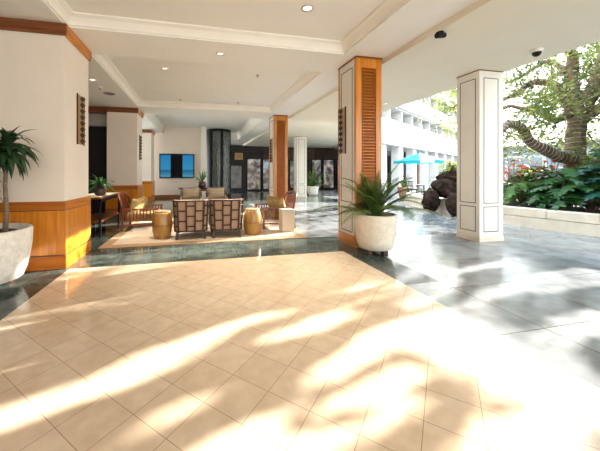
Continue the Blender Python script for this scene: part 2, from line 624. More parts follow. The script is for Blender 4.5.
# ------------------------------------------------------------------ pillars
def sconce_parts(root, x, y, z0, z1, face):
    """wall sconce on a face looking along +X (face=1) or -X (face=-1); world coordinates relative to root at origin"""
    bb = MB()
    h = z1 - z0
    bb.box(0, -0.13, 0, face * 0.016, 0.13, h)
    o = bb.obj('backing_board', M['barrel'], root, bevel=0.004)
    for sg in (-1, 1):
        bb = MB()
        bb.box(0, sg * 0.13, -0.01, face * 0.02, sg * 0.14, h + 0.01)
        bb.obj('edge_strip', M['wood_esp'], root)
    n = 8
    st = h / n
    for i in range(n):
        zc = st * (i + 0.5)
        bb = MB()
        w_ = 0.09
        hh = st * 0.52
        d0, d1 = face * 0.016, face * 0.07
        vs = [(d0, .035 - w_, zc), (d0, .035, zc + hh), (d0, .035 + w_, zc), (d0, .035, zc - hh), (d1, .035, zc)]
        fs = [(0, 1, 4), (1, 2, 4), (2, 3, 4), (3, 0, 4), (3, 2, 1, 0)]
        if face < 0:
            fs = [f[::-1] for f in fs]
        bb.add(vs, fs)
        bb.obj('diamond_block', M['wood_esp'], root)


def sconce(x, y, z0, z1, face, label):
    t_ = thing('wall_sconce', label, 'wall light', (x, y, z0), 0)
    sconce_parts(t_, x, y, z0, z1, face)
    return t_


def wainscot_pillar(x0, y0, x1, y1, label, wz=0.95):
    t_ = thing('pillar', label, 'pillar', ((x0 + x1) / 2, (y0 + y1) / 2, 0))
    cx, cy = (x0 + x1) / 2, (y0 + y1) / 2
    X0, X1, Y0, Y1 = x0 - cx, x1 - cx, y0 - cy, y1 - cy
    MB().box(X0, Y0, wz - 0.02, X1, Y1, ZS).obj('shaft', [M['wall'], M['white']], t_)
    sh = t_.children[-1] if t_.children else None
    e = 0.03
    bb = MB()
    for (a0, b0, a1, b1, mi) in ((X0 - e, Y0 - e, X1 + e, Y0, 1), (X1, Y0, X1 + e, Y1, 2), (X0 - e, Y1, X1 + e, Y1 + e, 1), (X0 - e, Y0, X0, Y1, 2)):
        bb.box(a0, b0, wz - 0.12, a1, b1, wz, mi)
        bb.box(a0, b0, 0.20, a1, b1, wz - 0.13, 0)
    bb.obj('wainscot', [M['wood'], M['woodh'], M['woody']], t_, bevel=0.004)
    bb = MB()
    bb.box(X0 - e * .6, Y0 - e * .6, wz - 0.132, X1 + e * .6, Y1 + e * .6, wz - 0.118)
    bb.box(X0 - e * .6, Y0 - e * .6, 0.17, X1 + e * .6, Y1 + e * .6, 0.205)
    bb.obj('inlay_line', M['line'], t_)
    bb = MB()
    e2 = 0.035
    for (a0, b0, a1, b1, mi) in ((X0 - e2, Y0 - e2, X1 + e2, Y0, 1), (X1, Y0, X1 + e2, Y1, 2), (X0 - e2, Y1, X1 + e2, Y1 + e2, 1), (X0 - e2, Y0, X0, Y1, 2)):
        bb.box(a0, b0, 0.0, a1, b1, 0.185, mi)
    bb.obj('base_board', [M['wood'], M['woodh'], M['woody']], t_, bevel=0.004)
    bb = MB()
    for (a0, b0, a1, b1, mi) in ((X0 - e, Y0 - e, X1 + e, Y0, 0), (X1, Y0, X1 + e, Y1, 1), (X0 - e, Y1, X1 + e, Y1 + e, 0), (X0 - e, Y0, X0, Y1, 1)):
        bb.box(a0, b0, ZS - 0.165, a1, b1, ZS - 0.115, mi)
        bb.box(a0 - .008 if a0 < X0 else a0, b0 - .008 if b0 < Y0 else b0, ZS - 0.115, a1 + .008 if a1 > X1 else a1, b1 + .008 if b1 > Y1 else b1, ZS - 0.002, mi)
    bb.obj('crown_band', [M['wood_dk'], M['woody']], t_, bevel=0.004)  # darker wood on front and back, orange on lit sides: light in the colour
    return t_


wainscot_pillar(-4.2, 4.58, -1.835, 5.50, 'wide plastered pillar at the left edge with honey wood wainscot, beside the big pale pot')
wainscot_pillar(-2.80, 9.98, -1.90, 10.88, 'plastered pillar with wood wainscot standing behind the dark console table')
wainscot_pillar(-3.1, 14.75, -2.17, 15.7, 'farthest plastered pillar with wood wainscot, just left of the wall screen')
sconce(-1.835, 5.14, 1.81, 2.59, 1, 'wooden diamond wall light on the wide left-edge pillar')
sconce(-1.90, 10.45, 1.80, 2.62, 1, 'small diamond wall light on the pillar behind the console table')


def frame_rect(bb, plane, c, u0, u1, z0, z1, w_, d0, d1, mi=0):
    """rectangular outline on plane 'X' (normal X) or 'Y'"""
    for (a, b_, p_, q) in ((u0, u1, z0, z0 + w_), (u0, u1, z1 - w_, z1), (u0, u0 + w_, z0 + w_, z1 - w_), (u1 - w_, u1, z0 + w_, z1 - w_)):
        if plane == 'X':
            bb.box(d0, a, p_, d1, b_, q, mi)
        else:
            bb.box(a, d0, p_, b_, d1, q, mi)


def louvre_pillar(x0, y0, x1, y1, zt, label):
    cx, cy = (x0 + x1) / 2, (y0 + y1) / 2
    t_ = thing('pillar', label, 'pillar', (cx, cy, 0))
    X, Y = (x1 - x0) / 2, (y1 - y0) / 2
    MB().box(-X + .03, -Y + .06, 0, X - .03, Y - .06, zt - .03).obj('core', M['panel'], t_)
    # corner posts of the painted sides
    for sg in (-1, 1):
        bb = MB()
        xo, xi = sg * X, sg * (X - 0.03)
        bb.box(xi, -Y + .07, 0.20, xo, Y - .07, zt - 0.03)
        pn = bb.obj('painted_panel', M['panel'], t_, bevel=0.003)
        bb = MB()
        e0, e1 = sg * (X - .002), sg * (X + 0.004)
        frame_rect(bb, 'X', 0, -Y + .125, Y - .125, 0.80, zt - 0.16, 0.014, e0, e1)
        frame_rect(bb, 'X', 0, -Y + .125, Y - .125, 0.25, 0.69, 0.014, e0, e1)
        bb.obj('inlay_line', M['line'], t_)
        MB().box(xi, -Y + .07, 0.0, xo + sg * .006, Y - .07, 0.20).obj('plinth', M['woody'], t_, bevel=0.003)
    for sy in (-1, 1):
        # louvred wood leaf over the full height
        bb = MB()
        o, i = sy * Y, sy * (Y - 0.06)
        wv_ = X
        bb.box(-wv_, i, 0, -wv_ + 0.115, o, zt - 0.03)
        bb.box(wv_ - 0.115, i, 0, wv_, o, zt - 0.03)
        bb.box(-wv_ + .115, i, zt - 0.20, wv_ - .115, o, zt - 0.03)
        bb.box(-wv_ + .115, i, 0, wv_ - .115, o, 0.26)
        fr = bb.obj('louvre_frame', M['wood'], t_, bevel=0.004)
        bb = MB()
        z = 0.28
        while z < zt - 0.22:
            a = Vector((-wv_ + .115, sy * (Y - .052), z + .045))
            vs = [(-wv_ + .115, sy * (Y - .055), z + .052), (wv_ - .115, sy * (Y - .055), z + .052),
                  (wv_ - .115, sy * (Y - .012), z), (-wv_ + .115, sy * (Y - .012), z),
                  (-wv_ + .115, sy * (Y - .055), z + .064), (wv_ - .115, sy * (Y - .055), z + .064),
                  (wv_ - .115, sy * (Y - .012), z + .012), (-wv_ + .115, sy * (Y - .012), z + .012)]
            bb.add(vs, [(0, 1, 2, 3), (7, 6, 5, 4), (3, 2, 6, 7), (0, 4, 5, 1)])
            z += 0.056
        bb.box(-wv_ + .115, sy * (Y - .06), .27, wv_ - .115, sy * (Y - .056), zt - .2, 1)  # near-black backing paints in the shade between the slats
        bb.obj('louvre_slats', [M['woodh'], M['line']], fr)
        MB().box(-wv_ + .11, o, 0.27, -wv_ + .118, o + sy * .003, zt - .2).obj('inlay_line', M['line'], fr)
    MB().box(-X - .006, -Y - .006, zt - 0.03, X + .006, Y + .006, zt).obj('cap_line', M['wood_dk'], t_)
    return t_


louvre_pillar(2.79, 4.66, 3.31, 5.33, ZS - 0.002, 'louvred wood pillar with white side panels directly behind the potted areca palm')
louvre_pillar(2.72, 10.05, 3.25, 10.75, ZS - 0.002, 'orange louvred pillar farther back, behind the cushioned armchair')
sconce(2.79, 5.16, 1.73, 2.62, -1, 'wooden diamond wall light on the near louvred pillar')
sconce(2.72, 10.40, 1.75, 2.62, -1, 'small diamond wall light on the farther orange louvred pillar')


def painted_pillar(x0, y0, x1, y1, zt, label):
    cx, cy = (x0 + x1) / 2, (y0 + y1) / 2
    t_ = thing('pillar', label, 'pillar', (cx, cy, 0))
    X, Y = (x1 - x0) / 2, (y1 - y0) / 2
    MB().box(-X, -Y, 0, X, Y, zt).obj('shaft', M['panel'], t_, bevel=0.004)
    bb = MB()
    for sg in (-1, 1):
        e0, e1 = sg * (X - .002), sg * (X + 0.003)
        frame_rect(bb, 'X', 0, -Y + .075, Y - .075, .75, zt - .15, .014, e0, e1)
        frame_rect(bb, 'X', 0, -Y + .075, Y - .075, .19, .69, .014, e0, e1)
        e0, e1 = sg * (Y - .002), sg * (Y + 0.003)
        frame_rect(bb, 'Y', 0, -X + .10, X - .12, .75, zt - .15, .014, e0, e1)
        frame_rect(bb, 'Y', 0, -X + .10, X - .12, .19, .69, .014, e0, e1)
    bb.obj('inlay_line', M['line'], t_)
    MB().box(-X - .006, -Y - .006, zt - .02, X + .006, Y + .006, zt - .001).obj('cap_line', M['wood_dk'], t_)
    bb = MB()
    bb.box(-X - .012, -Y - .012, 0.0, X + .012, Y + .012, .085)
    bb.box(-X - .006, -Y - .006, .10, X + .006, Y + .006, .125)
    bb.obj('plinth', M['stone'], t_, bevel=0.004)
    return t_


pp = painted_pillar(5.37, 4.53, 5.95, 5.03, ZO, 'cream painted pillar with dark inlay lines standing on the outdoor slate')
dup(pp, (5.66, 15.25, 0), 0, 'distant cream pillar with white sunlit side, right of the orange louvred pillar')
dup(pp, (5.66, 10.0, 0), 0, 'cream pillar of the canopy row hidden behind the near louvred pillar')


# ------------------------------------------------------------------ ceiling fittings
def downlight(x, y, z, label, power=0, r=0.075):
    t_ = thing('downlight', label, 'ceiling light', (x, y, z))
    MB().lathe([(r, 0), (r + .004, -.012), (r * .8, -.014), (r * .72, -.004)], 20, cap=False).obj('trim_ring', M['chrome'], t_, smooth=True)
    MB().lathe([(r * .75, -.003), (r * .5, -.006), (0.005, -.007)], 20).obj('lens', M['lamp'], t_)
    if power:
        l_ = bpy.data.lights.new('downlight_lamp', 'AREA')
        l_.energy = power
        l_.color = (1, .88, .70)
        l_.shape = 'DISK'
        l_.size = r * 1.4
        l_.spread = R(75)
        lo = bpy.data.objects.new('downlight_lamp', l_)
        C.objects.link(lo)
        lo.parent = t_
        lo.location = (0, 0, -.04)
    return t_


downlight(1.49, 3.73, ZC, 'recessed downlight nearest the camera, in the front ceiling coffer', 5, .085)
downlight(0.40, 5.10, ZS, 'recessed downlight in the ceiling beam above the near lattice chairs', 5)
downlight(-0.68, 6.55, ZC, 'recessed downlight toward the left of the second ceiling coffer', 5)
downlight(-2.30, 7.15, ZS, 'recessed downlight in the lowered ceiling over the console table', 5, .09)
downlight(-0.6, 12.6, 3.88, 'recessed downlight in the third coffer before the wall screen', 20)
downlight(1.5, 12.6, 3.88, 'recessed downlight in the third coffer before the dark vitrine', 20)
downlight(5.35, 7.35, ZO, 'small recessed downlight in the canopy right of the louvred pillar', 0, .07)
for i, (x, y, z, lb) in enumerate(((1.38, 6.55, ZC, 'sprinkler head at the right of the second ceiling coffer'),
                                   (-0.50, 9.2, ZC, 'sprinkler head at the far left of the second ceiling coffer'),
                                   (1.30, 9.2, ZC, 'sprinkler head at the far right of the second ceiling coffer'))):
    t_ = thing('sprinkler', lb, 'sprinkler', (x, y, z))
    MB().lathe([(.045, 0), (.045, -.008), (.012, -.01), (.012, -.04), (.03, -.042), (.028, -.046)], 14).obj('head', M['chrome'], t_, smooth=True)
t_ = thing('ceiling_vent', 'flat round dark vent in the lowered ceiling over the console table', 'vent', (-2.27, 8.3, ZS))
MB().lathe([(.14, 0), (.14, -.012), (.10, -.015), (.09, -.004), (.01, -.004)], 20).obj('grille', M['bldg'], t_)
t_ = thing('smoke_detector', 'small double ceiling detector before the round vent at left', 'detector', (-2.32, 7.75, ZS))
MB().lathe([(.06, 0), (.06, -.02), (.035, -.035), (.005, -.036)], 16).obj('housing', M['white'], t_, smooth=True)
MB().lathe([(.02, -.034), (.018, -.05), (.003, -.052)], 10).obj('sensor', M['black'], t_, smooth=True)
t_ = thing('spotlight', 'small black spotlight at the ceiling seam above the outdoor slate', 'spotlight', (3.40, 3.46, ZO))
MB().lathe([(.05, 0), (.05, -.015), (.015, -.017), (.015, -.03)], 14).obj('mount', M['black'], t_)
MB().tube([(-.05, 0, -.05), (.09, .01, -.03)], [.042, .036], 12).obj('barrel', M['black'], t_)
t_ = thing('security_camera', 'dome security camera under the canopy right of the cream pillar', 'camera', (5.42, 3.60, ZO))
MB().lathe([(.085, 0), (.085, -.035), (.07, -.05), (.01, -.05)], 20).obj('housing', M['panel'], t_, smooth=True)
MB().lathe([(.062, -.048), (.055, -.085), (.03, -.11), (.004, -.118)], 18).obj('dome', M['black'], t_, smooth=True)

# ------------------------------------------------------------------ rug
t_ = thing('rug', 'pale area rug with a tan border under the seating group', 'rug', (0.28, 7.75, 0))
MB().box(-2.0, -2.13, 0.0, 2.0, 2.13, 0.012).obj('border', M['rugb'], t_)
MB().box(-1.82, -1.95, 0.012, 1.82, 1.95, 0.016).obj('field', M['rug'], t_)
RUG = 0.016


# ------------------------------------------------------------------ lattice chair (faces +Y)
def lattice_chair(loc, label):
    t_ = thing('lounge_chair', label, 'chair', loc)
    xs = [-.315, -.24, -.082, .082, .24, .315]
    ys = [-.27, -.36, -.385, -.385, -.36, -.27]

    def P(x, y, z):
        return Vector((x * (1 + .14 * (z - .16)), y - .10 * (z - .16), z))
    bb = MB()
    for x, y in zip(xs, ys):
        bb.bar(P(x, y, .15), P(x, y, .79), .032, .034, (0, 1, 0))
    A = [.165, .37, .575, .775]
    B = [.165, .265, .47, .675, .775]
    for c_ in range(5):
        zs = A if c_ in (1, 3) else B
        for z in zs:
            bb.bar(P(xs[c_], ys[c_], z), P(xs[c_ + 1], ys[c_ + 1], z), .028, .03)
    bb.obj('lattice_back', M['wood_esp'], t_, bevel=0.004)
    bb = MB()
    n = len(xs)
    vs = []
    for z in (.16, .79):
        for x, y in zip(xs, ys):
            vs.append(P(x, y + .02, z))
        for x, y in zip(xs[::-1], ys[::-1]):
            vs.append(P(x * .96, y + .10, z))
    m_ = 2 * n
    fs = [tuple(range(m_))[::-1], tuple(range(m_, 2 * m_))] + [(i, (i + 1) % m_, m_ + (i + 1) % m_, m_ + i) for i in range(m_)]
    bb.add(vs, fs)
    bb.obj('back_upholstery', M['tan'], t_)
    for sg in (-1, 1):
        bb = MB()
        bb.box(sg * .30, -.28, .20, sg * .345, .36, .56)
        bb.obj('arm_upholstery', M['linen'], t_, bevel=.02)
        bb = MB()
        bb.tube([(sg * .33, -.33, .70), (sg * .342, -.22, .66), (sg * .345, 0, .60), (sg * .342, .25, .585), (sg * .33, .38, .55)], .018, 8)
        bb.obj('arm_rail', M['wood_esp'], t_, smooth=True)
    MB().box(-.298, -.28, .30, .298, .38, .46).obj('seat_cushion', M['linen'], t_, bevel=.04)
    MB().box(-.298, -.28, .17, .298, .36, .30).obj('seat_frame', M['wood_esp'], t_, bevel=.01)
    for sx_ in (-1, 1):
        for sy in (-1, 1):
            y = -.32 if sy < 0 else .32
            MB().bar((sx_ * .26, y, .17), (sx_ * .27, y + sy * .03, 0), .05, .05, (0, 1, 0)).obj('leg', M['wood_esp'], t_, bevel=.004)
    return t_


lc = lattice_chair((-0.12, 6.30, RUG), 'lattice-back lounge chair seen from behind, beside the left barrel stool')
dup(lc, (0.60, 6.30, RUG), 0, 'lattice-back lounge chair seen from behind, beside the right barrel stool')
dup(lc, (-0.20, 10.0, 0), pi, 'far lounge chair facing the camera, on the left before the long dark table')
dup(lc, (0.66, 10.0, 0), pi, 'far lounge chair facing the camera, on the right before the long dark table')


def pillow(name, loc, w_, h_, d_, rot, mat, label, group=None):
    bb = MB()
    N = 10
    vs, fs = [], []
    for side in (-1, 1):
        for i in range(N + 1):
            for j in range(N + 1):
                u, v = i / N * 2 - 1, j / N * 2 - 1
                e = (1 - abs(u) ** 3.0) ** .5 * (1 - abs(v) ** 3.0) ** .5
                pinch = 1 - .07 * (1 - abs(u)) * abs(v) ** 2 - 0.0
                pinch2 = 1 - .07 * (1 - abs(v)) * abs(u) ** 2
                vs.append((u * w_ / 2 * pinch2, side * d_ / 2 * e, h_ / 2 + v * h_ / 2 * pinch))
    K = (N + 1) ** 2
    for sd in (0, 1):
        for i in range(N):
            for j in range(N):
                a = sd * K + i * (N + 1) + j
                q = (a, a + N + 1, a + N + 2, a + 1)
                fs.append(q if sd == 0 else q[::-1])
    bb.add(vs, fs)
    o = bb.obj(name, mat, smooth=True)
    o.location = loc
    o.rotation_euler = rot
    return tag(o, label, 'cushion', group)


pillow('throw_pillow', (-0.20, 10.16, .47), .58, .37, .20, (R(-14), 0, 0), M['stripe'], 'striped beige pillow on the far left lounge chair')
pillow('throw_pillow', (0.66, 10.16, .47), .58, .37, .20, (R(-14), 0, 0), M['stripe'], 'striped beige pillow on the far right lounge chair')


# ------------------------------------------------------------------ slatted armchair (faces +Y)
def slat_chair(loc, rotz, label):
    t_ = thing('armchair', label, 'chair', loc, rotz)
    wx, dy = .44, .36
    for sg in (-1, 1):
        bb = MB()
        bb.bar((sg * wx, -dy - .02, .50), (sg * wx, dy + .05, .50), .07, .03)
        bb.bar((sg * wx, -dy, .24), (sg * wx, dy, .24), .035, .05)
        for i in range(9):
            y = -dy + .07 + i * (2 * dy - .14) / 8
            bb.bar((sg * wx, y, .24), (sg * wx, y, .50), .02, .028, (0, 1, 0))
        bb.obj('side_panel', M['wood_red'], t_, bevel=.003)
        MB().bar((sg * wx, dy, 0), (sg * wx, dy, .49), .05, .05, (0, 1, 0)).obj('leg', M['wood_red'], t_, bevel=.004)
        MB().bar((sg * wx, -dy - .04, 0), (sg * wx, -dy, .49), .05, .05, (0, 1, 0)).obj('leg', M['wood_red'], t_, bevel=.004)
        MB().bar((sg * wx, -dy, .13), (sg * wx, dy, .13), .028, .03).obj('stretcher', M['wood_red'], t_)
    bb = MB()
    pts = [(-wx, -dy - .02, .49), (-wx + .01, -dy - .07, .70), (-wx + .09, -dy - .12, .81), (-.18, -dy - .15, .85), (0, -dy - .16, .86)]
    pts = pts + [(-x, y, z) for x, y, z in pts[-2::-1]]
    bb.tube(pts, .026, 8)
    bb.obj('back_hoop', M['wood_red'], t_, smooth=True)
    bb = MB()
    for i in range(9):
        x = -.34 + i * .085
        bb.bar((x, -dy, .28), (x, -dy - .13, .78), .022, .016, (0, 1, 0))
    bb.bar((-wx, -dy, .28), (wx, -dy, .28), .04, .05)
    bb.obj('back_slats', M['wood_red'], t_)
    bb = MB()
    bb.bar((-wx, dy - .01, .25), (wx, dy - .01, .25), .04, .06)
    bb.box(-wx + .02, -dy, .22, wx - .02, dy, .25)
    bb.obj('seat_frame', M['wood_red'], t_)
    MB().box(-wx + .03, -dy + .02, .25, wx - .03, dy + .02, .39).obj('seat_cushion', M['gold'], t_, bevel=.035)
    return t_


LCH = (-1.28, 7.52, RUG)
slat_chair(LCH, -pi / 2, 'red-brown slatted armchair at left of the rug, facing right')
RCH = (1.90, 7.05, RUG)
slat_chair(RCH, pi / 2, 'red-brown slatted armchair at right of the rug, facing left')
pillow('throw_pillow', (-1.43, 7.22, .41), .38, .36, .17, (R(-12), 0, -pi / 2 - .35), M['gold'], 'gold pillow nearest the camera on the left armchair')
pillow('throw_pillow', (-1.41, 7.50, .41), .40, .36, .17, (R(-16), 0, -pi / 2 + .1), M['gold'], 'middle gold pillow on the left armchair')
pillow('throw_pillow', (-1.41, 7.80, .41), .40, .36, .17, (R(-20), 0, -pi / 2 + .3), M['gold'], 'gold pillow farthest from the camera on the left armchair')
pillow('throw_pillow', (2.03, 6.84, .41), .42, .37, .18, (R(-16), 0, pi / 2 + .35), M['gold'], 'gold pillow nearest the camera on the right armchair')
pillow('throw_pillow', (1.98, 7.10, .41), .42, .37, .18, (R(-16), 0, pi / 2 + .2), M['gold'], 'middle gold pillow on the right armchair')
pillow('throw_pillow', (1.96, 7.34, .41), .42, .37, .18, (R(-16), 0, pi / 2), M['gold'], 'gold pillow farthest from the camera on the right armchair')
# cream block table
t_ = thing('side_table', 'cream fabric-sided block table in front of the right armchair', 'table', (2.03, 6.38, RUG), 0)
MB().box(-.145, -.15, 0, .145, .15, .48).obj('body', M['linen'], t_, bevel=.008)
MB().box(-.15, -.155, .48, .15, .155, .50).obj('top', M['panel'], t_, bevel=.004)


# barrel stools
def barrel(loc, label):
    t_ = thing('barrel_stool', label, 'stool', loc)
    prof = [(.155, 0), (.165, .02), (.192, .14), (.205, .27), (.198, .38), (.172, .49), (.160, .53)]
    MB().lathe(prof, 28).obj('drum', M['barrel'], t_, smooth=True)
    for z, r in ((.27, .206),):
        MB().lathe([(r, z - .008), (r + .004, z), (r, z + .008)], 28, cap=False).obj('hoop', M['wood_dk'], t_, smooth=True)
    MB().lathe([(.150, .53), (.158, .545), (.150, .555), (.01, .557)], 28).obj('lid', M['tan'], t_)
    return t_


b1 = barrel((-0.70, 6.24, RUG), 'honey-coloured barrel stool left of the lattice chairs')
dup(b1, (1.19, 6.20, RUG), 0, 'honey-coloured barrel stool right of the lattice chairs')

# long dark table behind the far chairs
t_ = thing('sofa_table', 'long dark wood table behind the far pair of lounge chairs', 'table', (0.17, 11.0, 0))
MB().box(-.82, -.22, .76, .82, .22, .80).obj('table_top', M['wood_esp'], t_, bevel=.006)
MB().box(-.76, -.18, .68, .76, .18, .76).obj('apron', M['wood_dk'], t_)
for sx_ in (-1, 1):
    for sy in (-1, 1):
        MB().box(sx_ * .76, sy * .18, 0, sx_ * .70, sy * .12, .68).obj('leg', M['wood_esp'], t_)


def strap_plant(name, loc, label, n, L, wd, mat, potprof, potmat, z0, spread=.55, droop=.5, seed=1, cat='potted plant'):
    rnd = random.Random(seed)
    t_ = thing(name, label, cat, loc)
    MB().lathe(potprof, 20).obj('pot', potmat, t_, smooth=True)
    bb = MB()
    for i in range(n):
        a = i * 2.4 + rnd.random() * .5
        e = rnd.uniform(.35, 1.35)
        d = Vector((cos(a) * cos(e), sin(a) * cos(e), sin(e)))
        bb.blade((cos(a) * .02, sin(a) * .02, z0), d, L * rnd.uniform(.7, 1.1), wd, droop * rnd.uniform(.6, 1.4) * spread * 2, 5, twist=rnd.uniform(-.3, .3))
    bb.obj('leaves', mat, t_)
    return t_


strap_plant('potted_plant', (0.18, 11.0, .80), 'dark jar with upright green leaves on the long dark table', 14, .52, .05, M['mon2'],
            [(.09, 0), (.16, .05), (.17, .13), (.13, .21), (.11, .23), (.09, .22)], M['bronze'], .22, .25, .25, 3)

# ------------------------------------------------------------------ console table at left
t_ = thing('console_table', 'dark console table with a stone top along the left side', 'table', (-2.28, 7.35, 0))
MB().box(-.30, -.78, .80, .32, .78, .84).obj('table_top', M['wood_dk'], t_, bevel=.005)
MB().box(-.27, -.75, .84, .29, .75, .848).obj('stone_inset', M['pot'], t_)
for sx_ in (-1, 1):
    for sy in (-1, 1):
        MB().box(.01 + sx_ * .31, sy * .77, 0, .01 + sx_ * .265, sy * .725, .80).obj('leg', M['black'], t_)
MB().box(-.27, -.74, .30, .29, .74, .33).obj('lower_shelf', M['wood_dk'], t_)
bb = MB()
bb.box(-.30, -.77, .74, -.26, .77, .80); bb.box(.28, -.77, .74, .32, .77, .80)
bb.obj('apron', M['black'], t_)
strap_plant('potted_plant', (-2.10, 7.0, .848), 'leafy plant in a bronze jar on the console table', 44, .42, .045, M['mon'],
            [(.06, 0), (.11, .04), (.125, .12), (.10, .19), (.085, .20), (.07, .19)], M['bronze'], .19, .7, .75, 5)

# ------------------------------------------------------------------ wall screen
t_ = thing('wall_screen', 'wide black-framed wall screen showing blue sea pictures', 'screen', (-1.06, 16.33, 1.73))
MB().box(-.92, -.09, -.66, .92, 0, .66).obj('frame', M['black'], t_, bevel=.01)
m, tt, p = new_mat('screen_image')
co = tt.nodes.new('ShaderNodeTexCoord')
sp = tt.nodes.new('ShaderNodeSeparateXYZ')
tt.links.new(co.outputs['Object'], sp.inputs[0])
rx = tt.nodes.new('ShaderNodeMapRange')
rx.inputs[1].default_value, rx.inputs[2].default_value = -.9, .9
tt.links.new(sp.outputs['X'], rx.inputs[0])
gx = tt.nodes.new('ShaderNodeValToRGB'); gx.color_ramp.interpolation = 'CONSTANT'
e = gx.color_ramp.elements
e[0].position = 0; e[0].color = (1, 1, 1, 1)
e[1].position = .31; e[1].color = (0.004, 0.004, 0.006, 1)
q = e.new(.66); q.color = (1, 1, 1, 1)
tt.links.new(rx.outputs[0], gx.inputs[0])
rz = tt.nodes.new('ShaderNodeMapRange')
rz.inputs[1].default_value, rz.inputs[2].default_value = -.62, .62
tt.links.new(sp.outputs['Z'], rz.inputs[0])
gz = tt.nodes.new('ShaderNodeValToRGB')
e = gz.color_ramp.elements
e[0].position = 0; e[0].color = (.10, .45, .68, 1)
e[1].position = 1; e[1].color = (.02, .28, .62, 1)
q = e.new(.30); q.color = (.02, .16, .30, 1)
q = e.new(.36); q.color = (.05, .36, .66, 1)
tt.links.new(rz.outputs[0], gz.inputs[0])
nz = tt.nodes.new('ShaderNodeTexNoise'); nz.inputs['Scale'].default_value = 7
tt.links.new(co.outputs['Object'], nz.inputs['Vector'])
ml = tt.nodes.new('ShaderNodeMix'); ml.data_type = 'RGBA'; ml.blend_type = 'MULTIPLY'; ml.inputs[0].default_value = 1
tt.links.new(gx.outputs[0], ml.inputs[6]); tt.links.new(gz.outputs[0], ml.inputs[7])
tt.links.new(ml.outputs[2], p.inputs['Emission Color'])
p.inputs['Emission Strength'].default_value = .2
p.inputs['Base Color'].default_value = (.004, .004, .005, 1)
p.inputs['Roughness'].default_value = .5
p.inputs['Specular IOR Level'].default_value = .1
MB().box(-.86, -.095, -.60, .86, -.088, .60).obj('display', m, t_)

# ------------------------------------------------------------------ dark glass vitrine
m, tt, p = new_mat('etched_glass')
co = tt.nodes.new('ShaderNodeTexCoord')
mp = tt.nodes.new('ShaderNodeMapping'); mp.inputs['Scale'].default_value = (1.6, 1.6, .35)
tt.links.new(co.outputs['Object'], mp.inputs[0])
wv = tt.nodes.new('ShaderNodeTexWave'); wv.inputs['Scale'].default_value = 4.2; wv.inputs['Distortion'].default_value = 9
wv.inputs['Detail'].default_value = 3
tt.links.new(mp.outputs[0], wv.inputs['Vector'])
rp = tt.nodes.new('ShaderNodeValToRGB')
rp.color_ramp.elements[0].position = .35; rp.color_ramp.elements[0].color = (.012, .016, .016, 1)
rp.color_ramp.elements[1].position = .75; rp.color_ramp.elements[1].color = (.26, .30, .28, 1)
tt.links.new(wv.outputs[0], rp.inputs[0]); tt.links.new(rp.outputs[0], p.inputs['Base Color'])
p.inputs['Roughness'].default_value = .25
M['etched'] = m
t_ = thing('glass_vitrine', 'tall rounded dark vitrine with etched wavy glass panels', 'display case', (1.24, 17.05, 0))
VZ = 3.85
rad = .72
bb = MB()
N = 20
vs = [(rad * cos(R(180) + pi * i / N), rad * sin(R(180) + pi * i / N)) for i in range(N + 1)]
bb.prism(vs, VZ - .12, VZ)
bb.obj('rim', M['black'], t_)
bb = MB()
bb.prism([(x * 1.01, y * 1.01) for x, y in vs], 0, .14)
bb.obj('base', M['black'], t_)
angs = [180, 236, 274, 287, 332, 360]
for i in range(0, 5):
    bb = MB()
    n = 6
    frame_ = i % 2 == 0
    rr = rad * (1.0 if frame_ else .97)
    pts = [R(angs[i] + (angs[i + 1] - angs[i]) * k / n) for k in range(n + 1)]
    poly = [(rr * cos(a), rr * sin(a)) for a in pts] + [((rr - .04) * cos(a), (rr - .04) * sin(a)) for a in pts[::-1]]
    bb.prism(poly, .14, VZ - .12)
    bb.obj('mullion' if frame_ else 'glass_panel', M['black'] if frame_ else M['etched'], t_)
MB().box(-.7, .02, .0, .7, .08, VZ).obj('back_panel', M['black'], t_)

# ------------------------------------------------------------------ shop fronts at the far end
t_ = thing('shop_front', 'dark brown shop front with lit poster windows at the far end of the lobby', 'shop', (0, 21.6, 0))
MB().box(1.6, 0, 0, 11.0, 2.3, 3.45).obj('wall', M['dark'], t_)
MB().box(4.95, -.14, 2.45, 11.0, 0, 3.30).obj('fascia', M['fascia'], t_)
MB().box(1.6, -.30, 2.95, 4.95, 0, 3.40).obj('fascia', M['dark'], t_)


def poster_mat(name, seed, base, strength):
    m, tt, p = new_mat(name)
    co = tt.nodes.new('ShaderNodeTexCoord')
    mp = tt.nodes.new('ShaderNodeMapping'); mp.inputs['Location'].default_value = (seed, seed * 2.3, seed * .7)
    tt.links.new(co.outputs['Object'], mp.inputs[0])
    vr = tt.nodes.new('ShaderNodeTexVoronoi'); vr.inputs['Scale'].default_value = 3.6
    tt.links.new(mp.outputs[0], vr.inputs['Vector'])
    nz = tt.nodes.new('ShaderNodeTexNoise'); nz.inputs['Scale'].default_value = 2.4; nz.inputs['Detail'].default_value = 4
    tt.links.new(mp.outputs[0], nz.inputs['Vector'])
    rp = tt.nodes.new('ShaderNodeValToRGB')
    e = rp.color_ramp.elements
    e[0].position = .34; e[0].color = (.02, .025, .03, 1)
    e[1].position = .68; e[1].color = (*base, 1)
    q = e.new(.45); q.color = (.14, .06, .04, 1)
    q = e.new(.52); q.color = (.26, .25, .22, 1)
    tt.links.new(nz.outputs[0], rp.inputs[0])
    mx = tt.nodes.new('ShaderNodeMix'); mx.data_type = 'RGBA'; mx.inputs[0].default_value = .08
    tt.links.new(rp.outputs[0], mx.inputs[6]); tt.links.new(vr.outputs['Color'], mx.inputs[7])
    tt.links.new(mx.outputs[2], p.inputs['Emission Color'])
    p.inputs['Base Color'].default_value = (.02, .02, .02, 1)
    p.inputs['Emission Strength'].default_value = strength * .35
    p.inputs['Roughness'].default_value = .25
    return m


